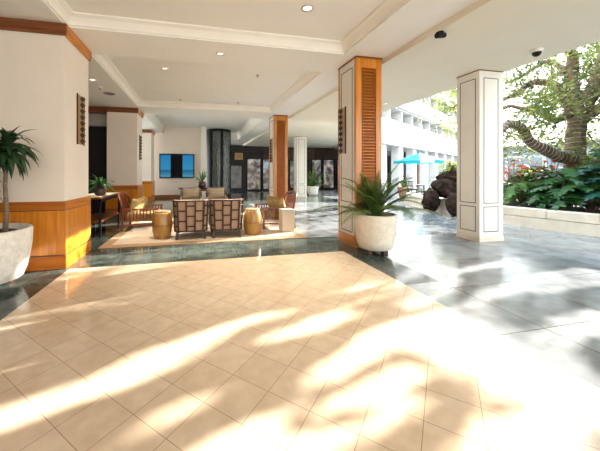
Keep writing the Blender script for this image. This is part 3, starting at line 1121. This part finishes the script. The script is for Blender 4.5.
for i, (x0, x1, z0, z1, base, st) in enumerate((
        (3.75, 4.75, .10, 2.42, (.70, .64, .55), .55), (4.98, 5.85, .12, 2.40, (.45, .65, .72), .6),
        (2.3, 3.3, .2, 1.9, (.25, .17, .11), .15),
        (7.15, 7.75, .2, 2.3, (.45, .42, .38), .5), (9.0, 9.75, .15, 2.40, (.5, .62, .4), .55),
        (10.0, 10.85, .15, 2.40, (.75, .70, .55), .6), (11.2, 11.9, .15, 2.4, (.60, .56, .50), .5),
        (12.3, 13.2, .15, 2.4, (.45, .42, .40), .4))):
    wf = MB()
    frame_rect(wf, 'Y', 0, x0 - .06, x1 + .06, z0 - .06, z1 + .06, .06, -.08, 0)
    f_ = wf.obj('window_frame', M['black'], t_)
    MB().box(x0, -.04, z0, x1, 0, z1).obj('display', poster_mat('display_%d' % i, i * 3.7, base, st), f_)
MB().box(2.75, -.36, 2.35, 3.35, -.30, 2.85).obj('framed_sign', M['gold'], t_)
MB().box(2.86, -.37, 2.46, 3.24, -.36, 2.74).obj('sign_picture', M['terra'], t_)
for i in range(4):
    MB().box(5.3 + i * 1.3, -.16, 2.5, 5.36 + i * 1.3, -.14, 3.25).obj('fascia_batten', M['dark'], t_)

tp = strap_plant('potted_plant', (6.85, 16.3, 0), 'bushy plant in a pale tub beside the distant cream pillar', 46, 1.35, .12, M['palm'],
                 [(.24, 0), (.30, .1), (.36, .5), (.37, .56), (.33, .54)], M['pot_w'], .5, .5, .5, 11)


# ------------------------------------------------------------------ big pots with plants
def big_pot(t_, mat, rt, h, fmat):
    prof = [(rt * .70, .09), (rt * .80, .105), (rt * .88, .20), (rt * .955, .36), (rt * .99, .50), (rt * 1.0, h - .02), (rt * .985, h), (rt * .90, h), (rt * .88, h - .05)]
    MB().lathe(prof, 40).obj('pot', mat, t_, smooth=True)
    MB().lathe([(rt * .885, h - .055), (rt * .5, h - .045), (.01, h - .04)], 24).obj('soil', M['soil'], t_)
    for k in range(3):
        a = 2 * pi * k / 3 - pi / 2 + .35
        x, y = cos(a) * rt * .52, sin(a) * rt * .52
        MB().box(x - .045, y - .045, 0, x + .045, y + .045, .115).obj('foot', fmat, t_, bevel=.008)


def frond(bb, p, az, el, L, wl, bend, n=18):
    p = Vector(p)
    d = Vector((cos(az) * cos(el), sin(az) * cos(el), sin(el)))
    pts = []
    st = L / n
    side = Vector((-sin(az), cos(az), 0))
    ps, dirs = [], []
    for i in range(n + 1):
        ps.append(p.copy()); dirs.append(d.copy())
        p = p + d * st
        d = (d + Vector((0, 0, -bend / n))).normalized()
    bb.tube(ps, [.008 * (1 - .8 * i / n) + .0015 for i in range(n + 1)], 5, mi=1, cap=False)
    for i in range(4, n + 1):
        u = i / n
        for sub in (0, .5):
            for sg in (-1, 1):
                l_ = wl * sin(pi * (.15 + .78 * u)) * random.uniform(.85, 1.1)
                up = side.cross(dirs[i]) * -1
                q = ps[i] - dirs[i] * (st * sub)
                dd = (side * sg * .78 + dirs[i] * .62 + Vector((0, 0, .25))).normalized()
                bb.blade(q, dd, l_, .015, .75, 3, fold=.3)


POT = (2.93, 4.31, 0)
t_ = thing('potted_palm', 'areca palm in a round cream pot before the louvred wood pillar', 'potted plant', POT)
big_pot(t_, M['pot'], .335, .665, M['wood_esp'])
random.seed(21)
for k in range(46):
    az = k * 2.399 + random.uniform(-.2, .2)
    el = random.uniform(.5, 1.0) if k % 3 == 0 else random.uniform(1.0, 1.52)
    bb = MB()
    L = random.uniform(.72, 1.08) * (.75 if sin(az) > .3 else 1)
    frond(bb, (cos(az) * .06 * random.random(), sin(az) * .06 * random.random(), .62), az, el, L, .22, random.uniform(.8, 1.8), 15)
    bb.v = [(x, min(y, .315 + .01 * random.random()), z) for x, y, z in bb.v]
    bb.obj('frond', [M['palm'], M['mon2']], t_)

t_ = thing('potted_dracaena', 'tall cane plant in a huge pale stone pot at the left edge', 'potted plant', (-2.44, 3.98, 0))
big_pot(t_, M['pot_w'], .46, .69, M['wood_dk'])
random.seed(4)
MB().tube([(.22, .0, .6), (.235, .0, .9), (.22, .0, 1.2), (.235, .01, 1.56)], [.03, .025, .022, .02], 10).obj('cane', M['cane'], t_, smooth=True)
MB().tube([(-.02, .05, .6), (-.06, .06, .9), (-.10, .05, 1.25)], [.035, .03, .026], 10).obj('cane', M['cane'], t_, smooth=True)
for (bx, by, bz, n, L) in ((.235, .01, 1.60, 70, .37), (-.10, .05, 1.25, 30, .36)):
    bb = MB()
    for i in range(n):
        a = i * 2.4
        u = i / n
        e = 1.35 - 1.75 * u
        d = Vector((cos(a) * cos(e), sin(a) * cos(e), sin(e)))
        bb.blade((bx, by, bz - .12 * u + .06), d, L * random.uniform(.75, 1.15), .08, random.uniform(.7, 1.6), 6, fold=.25, twist=random.uniform(-.4, .4))
    bb.obj('leaf_head', M['drac'], t_)

# ------------------------------------------------------------------ planter along the outdoor terrace
line = [(9.3, 0.4), (8.62, 3.0), (8.297, 4.352), (7.90, 6.02), (8.10, 7.67), (8.28, 8.40), (8.5, 9.9), (9.2, 11.2)]
t_ = thing('planter', 'long limestone planter edging the slate terrace at right', 'planter', (0, 0, 0))


def offset(pts, d):
    out = []
    for i, p_ in enumerate(pts):
        a = Vector(pts[max(i - 1, 0)]); c_ = Vector(pts[min(i + 1, len(pts) - 1)])
        tdir = (c_ - a).normalized()
        nrm = Vector((tdir.y, -tdir.x))
        out.append(Vector(p_) + nrm * d)
    return out


lo0, lo1 = offset(line, -.03), offset(line, .34)
in0 = offset(line, .0)
bb = MB()
poly = [tuple(v) for v in lo0] + [tuple(v) for v in lo1[::-1]]
bb.prism(poly[::-1], 0, .25)
bb.obj('base_course', M['stone'], t_)
for i in range(len(line) - 1):
    A0, A1 = in0[i], in0[i + 1]
    B0, B1 = lo1[i], lo1[i + 1]
    nseg = max(1, round((A1 - A0).length / .85))
    for k in range(nseg):
        u0, u1 = k / nseg + .004, (k + 1) / nseg - .004
        pl_ = [A0.lerp(A1, u0), A0.lerp(A1, u1), B0.lerp(B1, u1), B0.lerp(B1, u0)]
        MB().prism([tuple(v) for v in pl_][::-1], .265, .46).obj('coping_block', M['stone'], t_, bevel=.006)
bb = MB()
far = offset(line, 6.0)
poly = [tuple(v) for v in offset(line, .33)] + [tuple(v) for v in far[::-1]]
bb.prism(poly[::-1], 0, .36)
bb.obj('soil_bed', M['soil'], t_)
# garden ground beyond
struct(MB().box(14.0, -30, -.1, 120, 12.9, .02).obj('ground', M['earth']))


# ------------------------------------------------------------------ rocks
def rock(loc, sx_, sy, sz, seed, label, cat='rock', group=None, rough=.30):
    bm = bmesh.new()
    bmesh.ops.create_icosphere(bm, subdivisions=4, radius=1.0)
    for v in bm.verts:
        n_ = v.co.normalized()
        k_ = 1 + rough * noise.noise(n_ * 1.3 + Vector((seed * 7.1, seed, 0))) + rough * .5 * noise.noise(n_ * 3.4 + Vector((seed, 3, 1))) + rough * .22 * noise.noise(n_ * 9 + Vector((seed, 0, 4)))
        v.co = Vector((n_.x * sx_ * k_, n_.y * sy * k_, n_.z * sz * k_))
    me = bpy.data.meshes.new('lava_rock')
    zmin = min(v.co.z for v in bm.verts)
    for v in bm.verts:
        v.co.z -= zmin
    bm.to_mesh(me); bm.free()
    me.materials.append(M['lava'])
    for p_ in me.polygons: p_.use_smooth = True
    o = bpy.data.objects.new('lava_rock', me)
    C.objects.link(o)
    o.location = loc
    return tag(o, label, cat, group)


rock((7.93, 8.42, 0), .26, .28, .37, 1, 'round dark lava boulder on the terrace, leftmost of the rocks')
rock((7.86, 7.42, 0), .26, .26, .35, 2, 'dark lava boulder half hidden by the cream painted pillar')
rock((8.45, 8.25, .45), .50, .45, .34, 3, 'broad dark lava boulder resting on the planter wall')
rock((8.60, 8.25, .98), .42, .40, .22, 4, 'pinkish brown lava boulder topmost of the rock pile')
rock((9.45, 9.2, .36), .28, .28, .55, 6, 'upright lava rock behind the pile of boulders')
rock((11.3, 7.6, .36), .75, .6, .60, 5, 'low dark boulder among the plants, right of the cream pillar', rough=.2)


# ------------------------------------------------------------------ garden plants
def lobed_plant(name, loc, n, L, wd, h, mat, label, seed, group=None, stem=True, narrow=False, cat='plant'):
    rnd = random.Random(seed)
    t_ = thing(name, label, cat, loc)
    sb = MB(); lb = MB()
    for i in range(n):
        a = i * 2.4 + rnd.uniform(-.3, .3)
        u = (i + .5) / n
        hh = h * (0.25 + .75 * u) * rnd.uniform(.85, 1.1)
        r = (.55 * L + .3 * h) * (1.05 - .75 * u) * rnd.uniform(.6, 1.1)
        tip = Vector((cos(a) * r, sin(a) * r, hh))
        sb.tube([(0, 0, 0), tip * .5 + Vector((0, 0, .12 * h)), tip], [.014, .011, .008], 5)
        d = Vector((cos(a), sin(a), rnd.uniform(-.25, .5)))
        if narrow:
            lb.blade(tip, d, L * rnd.uniform(.7, 1.1), wd, rnd.uniform(.3, .8), 5)
        else:
            lb.lobed(tip, d, L * rnd.uniform(.75, 1.1), wd * rnd.uniform(.8, 1.1), rnd.uniform(.3, .7), 5)
    sb.obj('stems', M['cane'], t_)
    lb.obj('leaves', mat, t_)
    return t_


GR = 'broad-leaved plants filling the planter'
PL = [
    # x, y, n, L, w, h, mat, label
    (8.95, 5.55, 22, .52, .46, 0.92, 'mon', 'dark broad-leaved plant behind the planter coping, just right of the cream pillar'),
    (8.95, 4.95, 22, .55, .50, 0.88, 'mon', 'dark broad-leaved plant low behind the middle of the planter coping'),
    (9.05, 4.35, 24, .60, .56, 1.04, 'blue', 'blue-green broad-leaved plant low at the right edge of the planter'),
    (9.75, 4.95, 26, .66, .62, 1.40, 'blue', 'large blue-green cut-leaf plant at the right edge under the tree'),
    (9.55, 5.75, 24, .60, .52, 1.22, 'mon', 'tall dark cut-leaf plant under the wrapped tree limb'),
    (9.70, 6.55, 24, .55, .46, 1.04, 'mon', 'dark leafy plant below the red croton nearest the fence'),
    (9.05, 6.55, 22, .50, .42, 0.85, 'mon2', 'mid-green leafy plant beside the cream pillar, below the low boulder'),
    (10.6, 5.55, 26, .60, .56, 1.59, 'mon2', 'bright green leafy plant in front of the tree trunk'),
    (10.8, 6.30, 24, .55, .50, 1.28, 'mon', 'dark leafy plant left of the tree trunk base'),
    (11.2, 4.90, 26, .70, .66, 1.65, 'mon2', 'bright green cut-leaf plant right of the tree trunk at the picture edge'),
    (9.4, 3.4, 24, .60, .56, 1.16, 'mon', 'dark leafy plant near the planter end beside the camera side'),
    (9.9, 2.9, 24, .62, .58, 1.15, 'mon2', 'mid-green cut-leaf plant near the planter end on the camera side'),
    (9.9, 1.9, 24, .60, .55, 1.10, 'mon', 'dark cut-leaf plant farthest along the planter toward the camera side'),
    (8.75, 7.3, 18, .45, .36, 0.67, 'mon2', 'green leafy plant in the planter behind the half-hidden boulder'),
]
for i, (x, y, n, L, wd, h, mt, lb) in enumerate(PL):
    lobed_plant('broad_leaf_plant', (x + .22, y, .36), n, L, wd, h, M[mt], lb, 40 + i)
lobed_plant('croton', (10.35, 7.55, .36), 44, .34, .13, 1.40, M['red'], 'red croton close to the right edge of the cream pillar', 70, narrow=True)
lobed_plant('croton', (10.75, 6.78, .36), 44, .34, .13, 1.45, M['red'], 'red croton right of the low dark boulder', 71, narrow=True)
lobed_plant('croton', (10.45, 7.1, .36), 36, .32, .12, 1.25, M['lime'], 'yellow-green croton between the two red crotons', 72, narrow=True)
lobed_plant('rock_fern', (8.55, 8.2, 1.40), 40, .40, .09, .38, M['lime'], 'lime green fern growing on top of the rock pile', 73, narrow=True)
lobed_plant('garden_shrub', (8.85, 8.55, .9), 34, .42, .12, .70, M['mon2'], 'green shrub behind the lime fern on the rocks', 74, narrow=True)

# ------------------------------------------------------------------ the big tree
TX, TY = 11.55, 6.62
tree = thing('garden_tree', 'big spreading tree with cable-wrapped limbs in the planter at right', 'tree', (TX, TY, .36))


def wp(px, py, depth):
    """world point seen at a pixel at a camera depth, in the tree's own coordinates"""
    a = (px - CX) / F; bz = (HY - py) / F
    s, c = sin(YAW), cos(YAW)
    return Vector((depth * (s + a * c) - TX, depth * (c - a * s) - TY, EYE + depth * bz - .36))


limbs = [
    ('trunk', [(577, 192, 9.1), (576, 165, 9.0), (575, 140, 9.0), (577, 118, 9.0), (572, 98, 9.0), (570, 82, 9.0)], [.34, .27, .24, .23, .22, .20]),
    ('limb', [(574, 158, 9.0), (558, 156, 8.7), (544, 149, 8.5), (530, 141, 8.4), (521, 128, 8.3), (509, 124, 8.2), (498, 134, 8.1), (488, 150, 8.0)], [.22, .17, .15, .135, .125, .115, .10, .07]),
    ('limb', [(572, 112, 9.0), (556, 120, 8.9), (545, 116, 8.8), (536, 107, 8.7), (524, 109, 8.6), (510, 106, 8.6), (498, 111, 8.5)], [.14, .10, .085, .075, .06, .05, .04]),
    ('limb', [(570, 100, 9.0), (556, 86, 9.2), (543, 82, 9.3), (531, 83, 9.4), (518, 92, 9.4), (505, 99, 9.5), (490, 104, 9.5)], [.20, .13, .11, .09, .07, .055, .04]),
    ('limb', [(570, 86, 9.0), (572, 68, 8.9), (572, 55, 8.8), (566, 45, 8.7), (560, 30, 8.6)], [.18, .15, .13, .12, .10]),
    ('limb', [(570, 66, 8.9), (562, 72, 9.0), (552, 78, 9.1), (546, 86, 9.2)], [.10, .07, .06, .05]),
    ('limb', [(566, 74, 9.0), (556, 64, 9.2), (545, 62, 9.4), (534, 68, 9.6), (522, 76, 9.8), (505, 84, 10.0)], [.08, .07, .06, .05, .04, .03]),
    ('limb', [(578, 116, 9.0), (590, 96, 9.0), (598, 78, 9.0), (604, 60, 8.9), (610, 36, 8.8)], [.2, .19, .18, .16, .14]),
    ('limb', [(580, 122, 9.0), (594, 112, 8.9), (610, 100, 8.8), (640, 84, 8.6)], [.16, .14, .13, .1]),
    ('limb', [(579, 160, 9.0), (592, 164, 8.8), (612, 160, 8.6), (650, 146, 8.3)], [.22, .17, .15, .12]),
]
for nm, pts, rad_ in limbs:
    P_ = [wp(*p_) for p_ in pts]
    # densify
    Q, rr = [], []
    for i in range(len(P_) - 1):
        for k in range(4):
            u = k / 4
            p0, p1, p2, p3 = P_[max(i - 1, 0)], P_[i], P_[i + 1], P_[min(i + 2, len(P_) - 1)]
            q = 0.5 * ((2 * p1) + (p2 - p0) * u + (2 * p0 - 5 * p1 + 4 * p2 - p3) * u * u + (3 * p1 - p0 - 3 * p2 + p3) * u ** 3)
            Q.append(q); rr.append(rad_[i] * (1 - u) + rad_[i + 1] * u)
    Q.append(P_[-1]); rr.append(rad_[-1])
    MB().tube(Q, rr, 12, rough=.18).obj(nm, M['bark'], tree, smooth=True)
    if nm == 'trunk' or rad_[0] >= .2 and pts[-1][0] < 570:
        # cable spiralling round this limb
        bb = MB()
        sp_ = []
        tot = sum((Q[i + 1] - Q[i]).length for i in range(len(Q) - 1))
        turns = tot / .13
        steps = int(turns * 10)
        ang = 0
        for j in range(steps):
            f = j / steps * (len(Q) - 1)
            i = min(int(f), len(Q) - 2); u = f - i
            q = Q[i].lerp(Q[i + 1], u); d = (Q[i + 1] - Q[i]).normalized()
            x = d.cross(Vector((.3, .9, .2))).normalized(); y = d.cross(x)
            a = 2 * pi * j / 10
            r_ = (rr[i] * (1 - u) + rr[i + 1] * u) * 1.04 + .008
            sp_.append(q + x * cos(a) * r_ + y * sin(a) * r_)
        bb.tube(sp_, .005, 4, cap=False)
        o = bb.obj('light_cable', M['wire'], None)
        o.location = (TX, TY, .36)
        tag(o, {0: 'pale cable wound round the main tree trunk'}.get(0 if nm == 'trunk' else 1, 'pale cable wound round a tree limb reaching left'), 'cable', 'light cables wound round the tree')
        if nm != 'trunk':
            o['label'] = {158: 'pale cable wound round the lowest thick tree limb reaching left', 100: 'pale cable wound round the middle tree limb reaching left', 86: 'pale cable wound round the upright fork of the tree'}.get(pts[0][1], 'pale cable wound round a tree limb')

rt = random.Random(5)
for k in range(75):
    px = rt.uniform(500, 606); py = rt.uniform(45, 150); dp = rt.uniform(8.6, 10.5)
    p0 = wp(px, py, dp)
    d = Vector((rt.gauss(0, .6), rt.gauss(0, .8), rt.gauss(.15, .5))).normalized()
    q = [p0]
    for j in range(5):
        d = (d + Vector((rt.gauss(0, .3), rt.gauss(0, .3), rt.gauss(0, .3)))).normalized()
        q.append(q[-1] + d * rt.uniform(.12, .26))
    r0 = rt.uniform(.012, .03)
    MB().tube(q, [r0 * (1 - .15 * j) for j in range(6)], 5).obj('twig', M['bark'], tree, smooth=True)

# floor places that the sun reaches through the crown (metres): gaps in the leaves
LIT = []


def cap(p0, p1, r0, r1=None):
    LIT.append((z2(*p0), z2(*p1), r0, r0 if r1 is None else r1))


cap((-20, 336), (105, 308), .07, .03)
cap((-30, 388), (118, 350), .13, .04)
cap((-30, 432), (140, 370), .10, .12)
cap((140, 366), (230, 326), .12, .08)
cap((240, 322), (290, 313), .06, .03)
cap((70, 402), (185, 350), .06, .10)
cap((262, 304), (322, 293), .03, .05)
cap((290, 331), (335, 319), .10, .12)
cap((350, 290), (376, 284), .04, .05)
cap((348, 304), (378, 298), .04, .05)
cap((135, 299), (200, 287), .03, .04)
cap((64, 272), (100, 268), .04)
cap((330, 372), (400, 330), .08, .18)
cap((335, 402), (400, 380), .05, .12)
cap((350, 430), (400, 415), .05, .08)
cap((400, 335), (470, 318), .16, .22)
cap((450, 345), (540, 385), .20, .18)
cap((500, 370), (610, 400), .18, .16)
cap((480, 325), (560, 360), .14, .14)
cap((150, 428), (205, 398), .05, .06)
cap((215, 440), (270, 425), .06, .08)
cap((180, 460), (330, 448), .05, .06)
cap((470, 435), (560, 445), .08, .10)
cap((420, 300), (450, 280), .14, .10)
cap((530, 285), (590, 275), .22, .26)
cap((480, 300), (500, 290), .12, .16)
cap((560, 330), (600, 320), .16, .16)
cap((455, 272), (520, 260), .08, .10)
cap((400, 285), (440, 270), .08, .09)
for y in (4.70, 4.92, 5.14, 5.38):
    LIT.append((Vector((-1.75, y, 0)), Vector((1.7, y + .55, 0)), .05, .07))


def lit(x, y):
    for a, c_, r0, r1 in LIT:
        dx, dy = c_.x - a.x, c_.y - a.y
        L2 = dx * dx + dy * dy
        u = max(0, min(1, ((x - a.x) * dx + (y - a.y) * dy) / L2))
        ex, ey = x - a.x - u * dx, y - a.y - u * dy
        r_ = r0 + (r1 - r0) * u
        if ex * ex + ey * ey < max(.02, r_ - .005) ** 2:
            return True
    return False


def leafquad(bb, p, s_, rnd):
    d = Vector((rnd.gauss(0, 1), rnd.gauss(0, 1), rnd.gauss(0, .6))).normalized()
    w_ = d.cross(Vector((rnd.gauss(0, 1), rnd.gauss(0, 1), rnd.gauss(0, 1)))).normalized()
    n = len(bb.v)
    bb.v += [tuple(p - d * s_), tuple(p + w_ * s_ * .45 - d * s_ * .1), tuple(p + d * s_), tuple(p - w_ * s_ * .45 - d * s_ * .1)]
    bb.f.append((n, n + 1, n + 2, n + 3)); bb.m.append(0)


rnd = random.Random(99)
bb = MB()
s_, c_ = sin(YAW), cos(YAW)
kept = 0
for it in range(430000):
    x = rnd.uniform(8.2, 16.5); y = rnd.uniform(-1.5, 9.6); z = rnd.uniform(1.5, 7.2)
    # crown envelope
    ex, ey, ez = (x - 11.8) / 5.0, (y - 4.0) / 6.0, (z - 3.6) / 3.6
    if ex * ex + ey * ey + ez * ez > 1: continue
    zmin = 1.9 + .4 * sin(x * 1.7 + y) 
    if z < zmin: continue
    # where its shade falls
    fx = x - SUN.x / SUN.z * z; fy = y - SUN.y / SUN.z * z
    ls = rnd.uniform(.06, .11)
    if any(lit(fx + SUN.x / SUN.z * q * ls, fy + SUN.y / SUN.z * q * ls) for q in (-.7, 0, .7)): continue
    # in the photographed part of the crown the leaves are looser, in clumps
    zc = x * s_ + y * c_
    px = CX + F * (x * c_ - y * s_) / zc
    inframe = px < 606
    if 556 < px < 606 and zc < 9.1 and rnd.random() < .75: continue
    cl = noise.noise(Vector((x, y, z)) * 1.15) + .5 * noise.noise(Vector((x, y, z)) * 3.1)
    if inframe:
        ontile = -2 < fx < 3 and .8 < fy < 5.6
        edge = max(0, min(1, (px - 545) / 50))
        if cl < (.10 - .3 * edge if ontile else .20): continue
        if not ontile and rnd.random() > .8: continue
        ls *= .68
    else:
        if cl < -.35: continue
        if rnd.random() > .42: continue
    if y > 7.6 and rnd.random() > .3: continue
    if fy > 6.2 and fx < 6 and rnd.random() < .85: continue
    leafquad(bb, Vector((x - TX, y - TY, z - .36)), ls, rnd)
    kept += 1
o = bb.obj('foliage', M['leaf'], tree)
o['kind'] = 'stuff'
print('leaves', kept)
# a separate hanging branch seen left of the cream pillar
bt = thing('garden_tree', 'slim tree with hanging leafy branch seen left of the cream pillar', 'tree', (12.2, 10.9, 0))
MB().tube([(0, 0, 0), (.05, .1, 1.5), (-.05, 0, 3.2), (-.2, -.2, 5.5)], [.12, .11, .09, .05], 10).obj('trunk', M['bark'], bt, smooth=True)
bb = MB()
for it in range(2600):
    p_ = Vector((rnd.gauss(-.5, .5), rnd.gauss(0, .55), rnd.gauss(4.6, .85)))
    if noise.noise(p_ * 1.6) < .02: continue
    leafquad(bb, p_, rnd.uniform(.07, .12), rnd)
o = bb.obj('foliage', M['leaf'], bt); o['kind'] = 'stuff'

# ------------------------------------------------------------------ beyond the planter: fence and low building
t_ = thing('fence', 'white railing fence behind the crotons and boulder', 'fence', (0, 0, 0))
A_, B_ = Vector((15.2, 11.4, 0)), Vector((17.4, 6.4, 0))
for z, w_ in ((2.36, .05), (2.14, .10), (1.6, .05)):
    MB().bar(A_ + Vector((0, 0, z)), B_ + Vector((0, 0, z)), .06, w_).obj('rail', M['bld'], t_)
for k in range(5):
    q = A_.lerp(B_, k / 4)
    MB().box(q.x - .05, q.y - .05, 0, q.x + .05, q.y + .05, 2.36).obj('post', M['bld'], t_)
t_ = thing('low_building', 'pale grey low building far beyond the fence', 'building', (34, 16, 0))
bb = MB()
bb.box(-.5, -12, 0, 6, 10, 4.05)
bb.obj('wall', M['pale'], t_)
MB().box(-1.0, -12.5, 4.05, 6.5, 10.5, 4.25).obj('roof', M['bldg'], t_)

# ------------------------------------------------------------------ white building with balconies
U = Vector((.854, .52, 0))          # along its front
V = Vector((-.52, .854, 0))         # into it
rot = math.atan2(.52, .854)
bld = thing('hotel_building', 'white building with open balconies behind the teal umbrella', 'building', (13.2, 17.6, 0), rot)
LB0, LB1 = -1.6, 30.0
MB().box(LB0, 2.6, 0, LB1, 3.0, 14).obj('back_wall', M['bldg'], bld)  # darker grey stands in for the shade in the recesses
MB().box(LB0, 0, 3.35, LB1, 3.0, 3.55).obj('floor_slab', M['bld'], bld)
for k, (z0, z1) in enumerate(((3.3, 5.0), (6.25, 7.4), (8.7, 9.7), (11.2, 12.2))):
    MB().box(LB0, -.25 if k == 0 else .05 * k, z0, LB1, .0 + .15 + .05 * k, z1).obj('parapet', M['bld'], bld, bevel=.01)
for z in (6.15, 8.6, 11.1):
    MB().box(LB0, .25, z, LB1, 2.8, z + .15).obj('floor_slab', M['bld'], bld)
for k in range(9):
    x = -1.1 + k * 3.0
    MB().box(x - .42, 0.0, 0, x + .42, .55, 3.35).obj('column', M['bld'], bld, bevel=.01)
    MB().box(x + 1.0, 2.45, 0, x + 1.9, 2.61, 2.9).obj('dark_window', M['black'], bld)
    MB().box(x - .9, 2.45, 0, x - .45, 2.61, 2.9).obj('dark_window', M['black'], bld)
for k in range(12):
    x = -1.5 + k * 2.3
    MB().box(x - .06, .35, 5.0, x + .06, 2.6, 11.2).obj('balcony_divider', M['bld'], bld)

# ------------------------------------------------------------------ umbrella with table and chairs
UMB = Vector((12.35, 14.0, 0))
t_ = thing('patio_umbrella', 'teal patio umbrella with one white panel, on the terrace', 'umbrella', UMB)
n = 12
ap = (0, 0, 2.50)
rr_ = 1.32
zr = 2.02
ring = [(rr_ * cos(2 * pi * i / n + R(231)), rr_ * sin(2 * pi * i / n + R(231)), zr) for i in range(n)]
for i in range(n):
    a, c2 = Vector(ring[i]), Vector(ring[(i + 1) % n])
    mid = (a + c2) / 2 * .97; mid.z = zr + .03
    vs = [ap, a, mid, c2, a - Vector((0, 0, .14)), mid - Vector((0, 0, .13)), c2 - Vector((0, 0, .14))]
    ang = math.atan2(mid.y, mid.x)
    white = i == 0
    MB().add(vs, [(0, 1, 2), (0, 2, 3), (1, 4, 5, 2), (2, 5, 6, 3)]).obj('canopy_panel', M['canvasw'] if white else M['teal'], t_)
MB().tube([(0, 0, 0), (0, 0, 2.52)], .025, 10).obj('pole', M['wood'], t_)
MB().lathe([(.30, 0), (.30, .05), (.08, .09), (.05, .25)], 18).obj('base', M['stone'], t_)
MB().lathe([(.02, 2.5), (.04, 2.54), (.01, 2.6)], 10).obj('finial', M['teal'], t_)
dt = thing('dining_table', 'round grey patio table under the teal umbrella', 'table', UMB + Vector((-.35, -.75, 0)))
MB().lathe([(.46, .70), (.48, .715), (.46, .73)], 22).obj('table_top', M['bldg'], dt)
MB().tube([(0, 0, .02), (0, 0, .70)], .035, 8).obj('pedestal', M['black'], dt)
MB().lathe([(.26, 0), (.26, .02), (.05, .05)], 16).obj('base', M['black'], dt)


def patio_chair(loc, rotz, label):
    t_ = thing('patio_chair', label, 'chair', loc, rotz)
    MB().box(-.24, -.24, .42, .24, .24, .45).obj('seat', M['dark'], t_)
    bb = MB()
    for k in range(6):
        bb.bar((-.22 + k * .088, -.24, .45), (-.22 + k * .088, -.32, .86), .02, .02, (0, 1, 0))
    bb.bar((-.25, -.32, .87), (.25, -.32, .87), .03, .04)
    bb.obj('backrest', M['black'], t_)
    for sx_ in (-1, 1):
        for sy in (-1, 1):
            MB().bar((sx_ * .22, sy * .22, .43), (sx_ * .25, sy * .25, 0), .03, .03, (0, 1, 0)).obj('leg', M['black'], t_)
        MB().bar((sx_ * .25, -.27, .64), (sx_ * .25, .22, .64), .03, .025).obj('arm', M['black'], t_)
    return t_


tx, ty = UMB.x - .35, UMB.y - .75
pc = patio_chair((tx + .75, ty - .15, 0), R(80), 'dark patio chair right of the umbrella table')
dup(pc, (tx - .75, ty + .15, 0), R(-100), 'dark patio chair left of the umbrella table')
dup(pc, (tx + .15, ty + .80, 0), R(172), 'dark patio chair behind the umbrella table')
dup(pc, (tx + 1.9, ty + .9, 0), R(60), 'dark patio chair farther right near the rock pile')
strap_plant('potted_shrub', (11.0, 13.6, 0), 'terracotta pot of strap leaves left of the umbrella table', 26, .75, .07, M['palm'],
            [(.20, 0), (.28, .3), (.31, .55), (.32, .60), (.28, .58)], M['terra'], .56, .4, .5, 17)
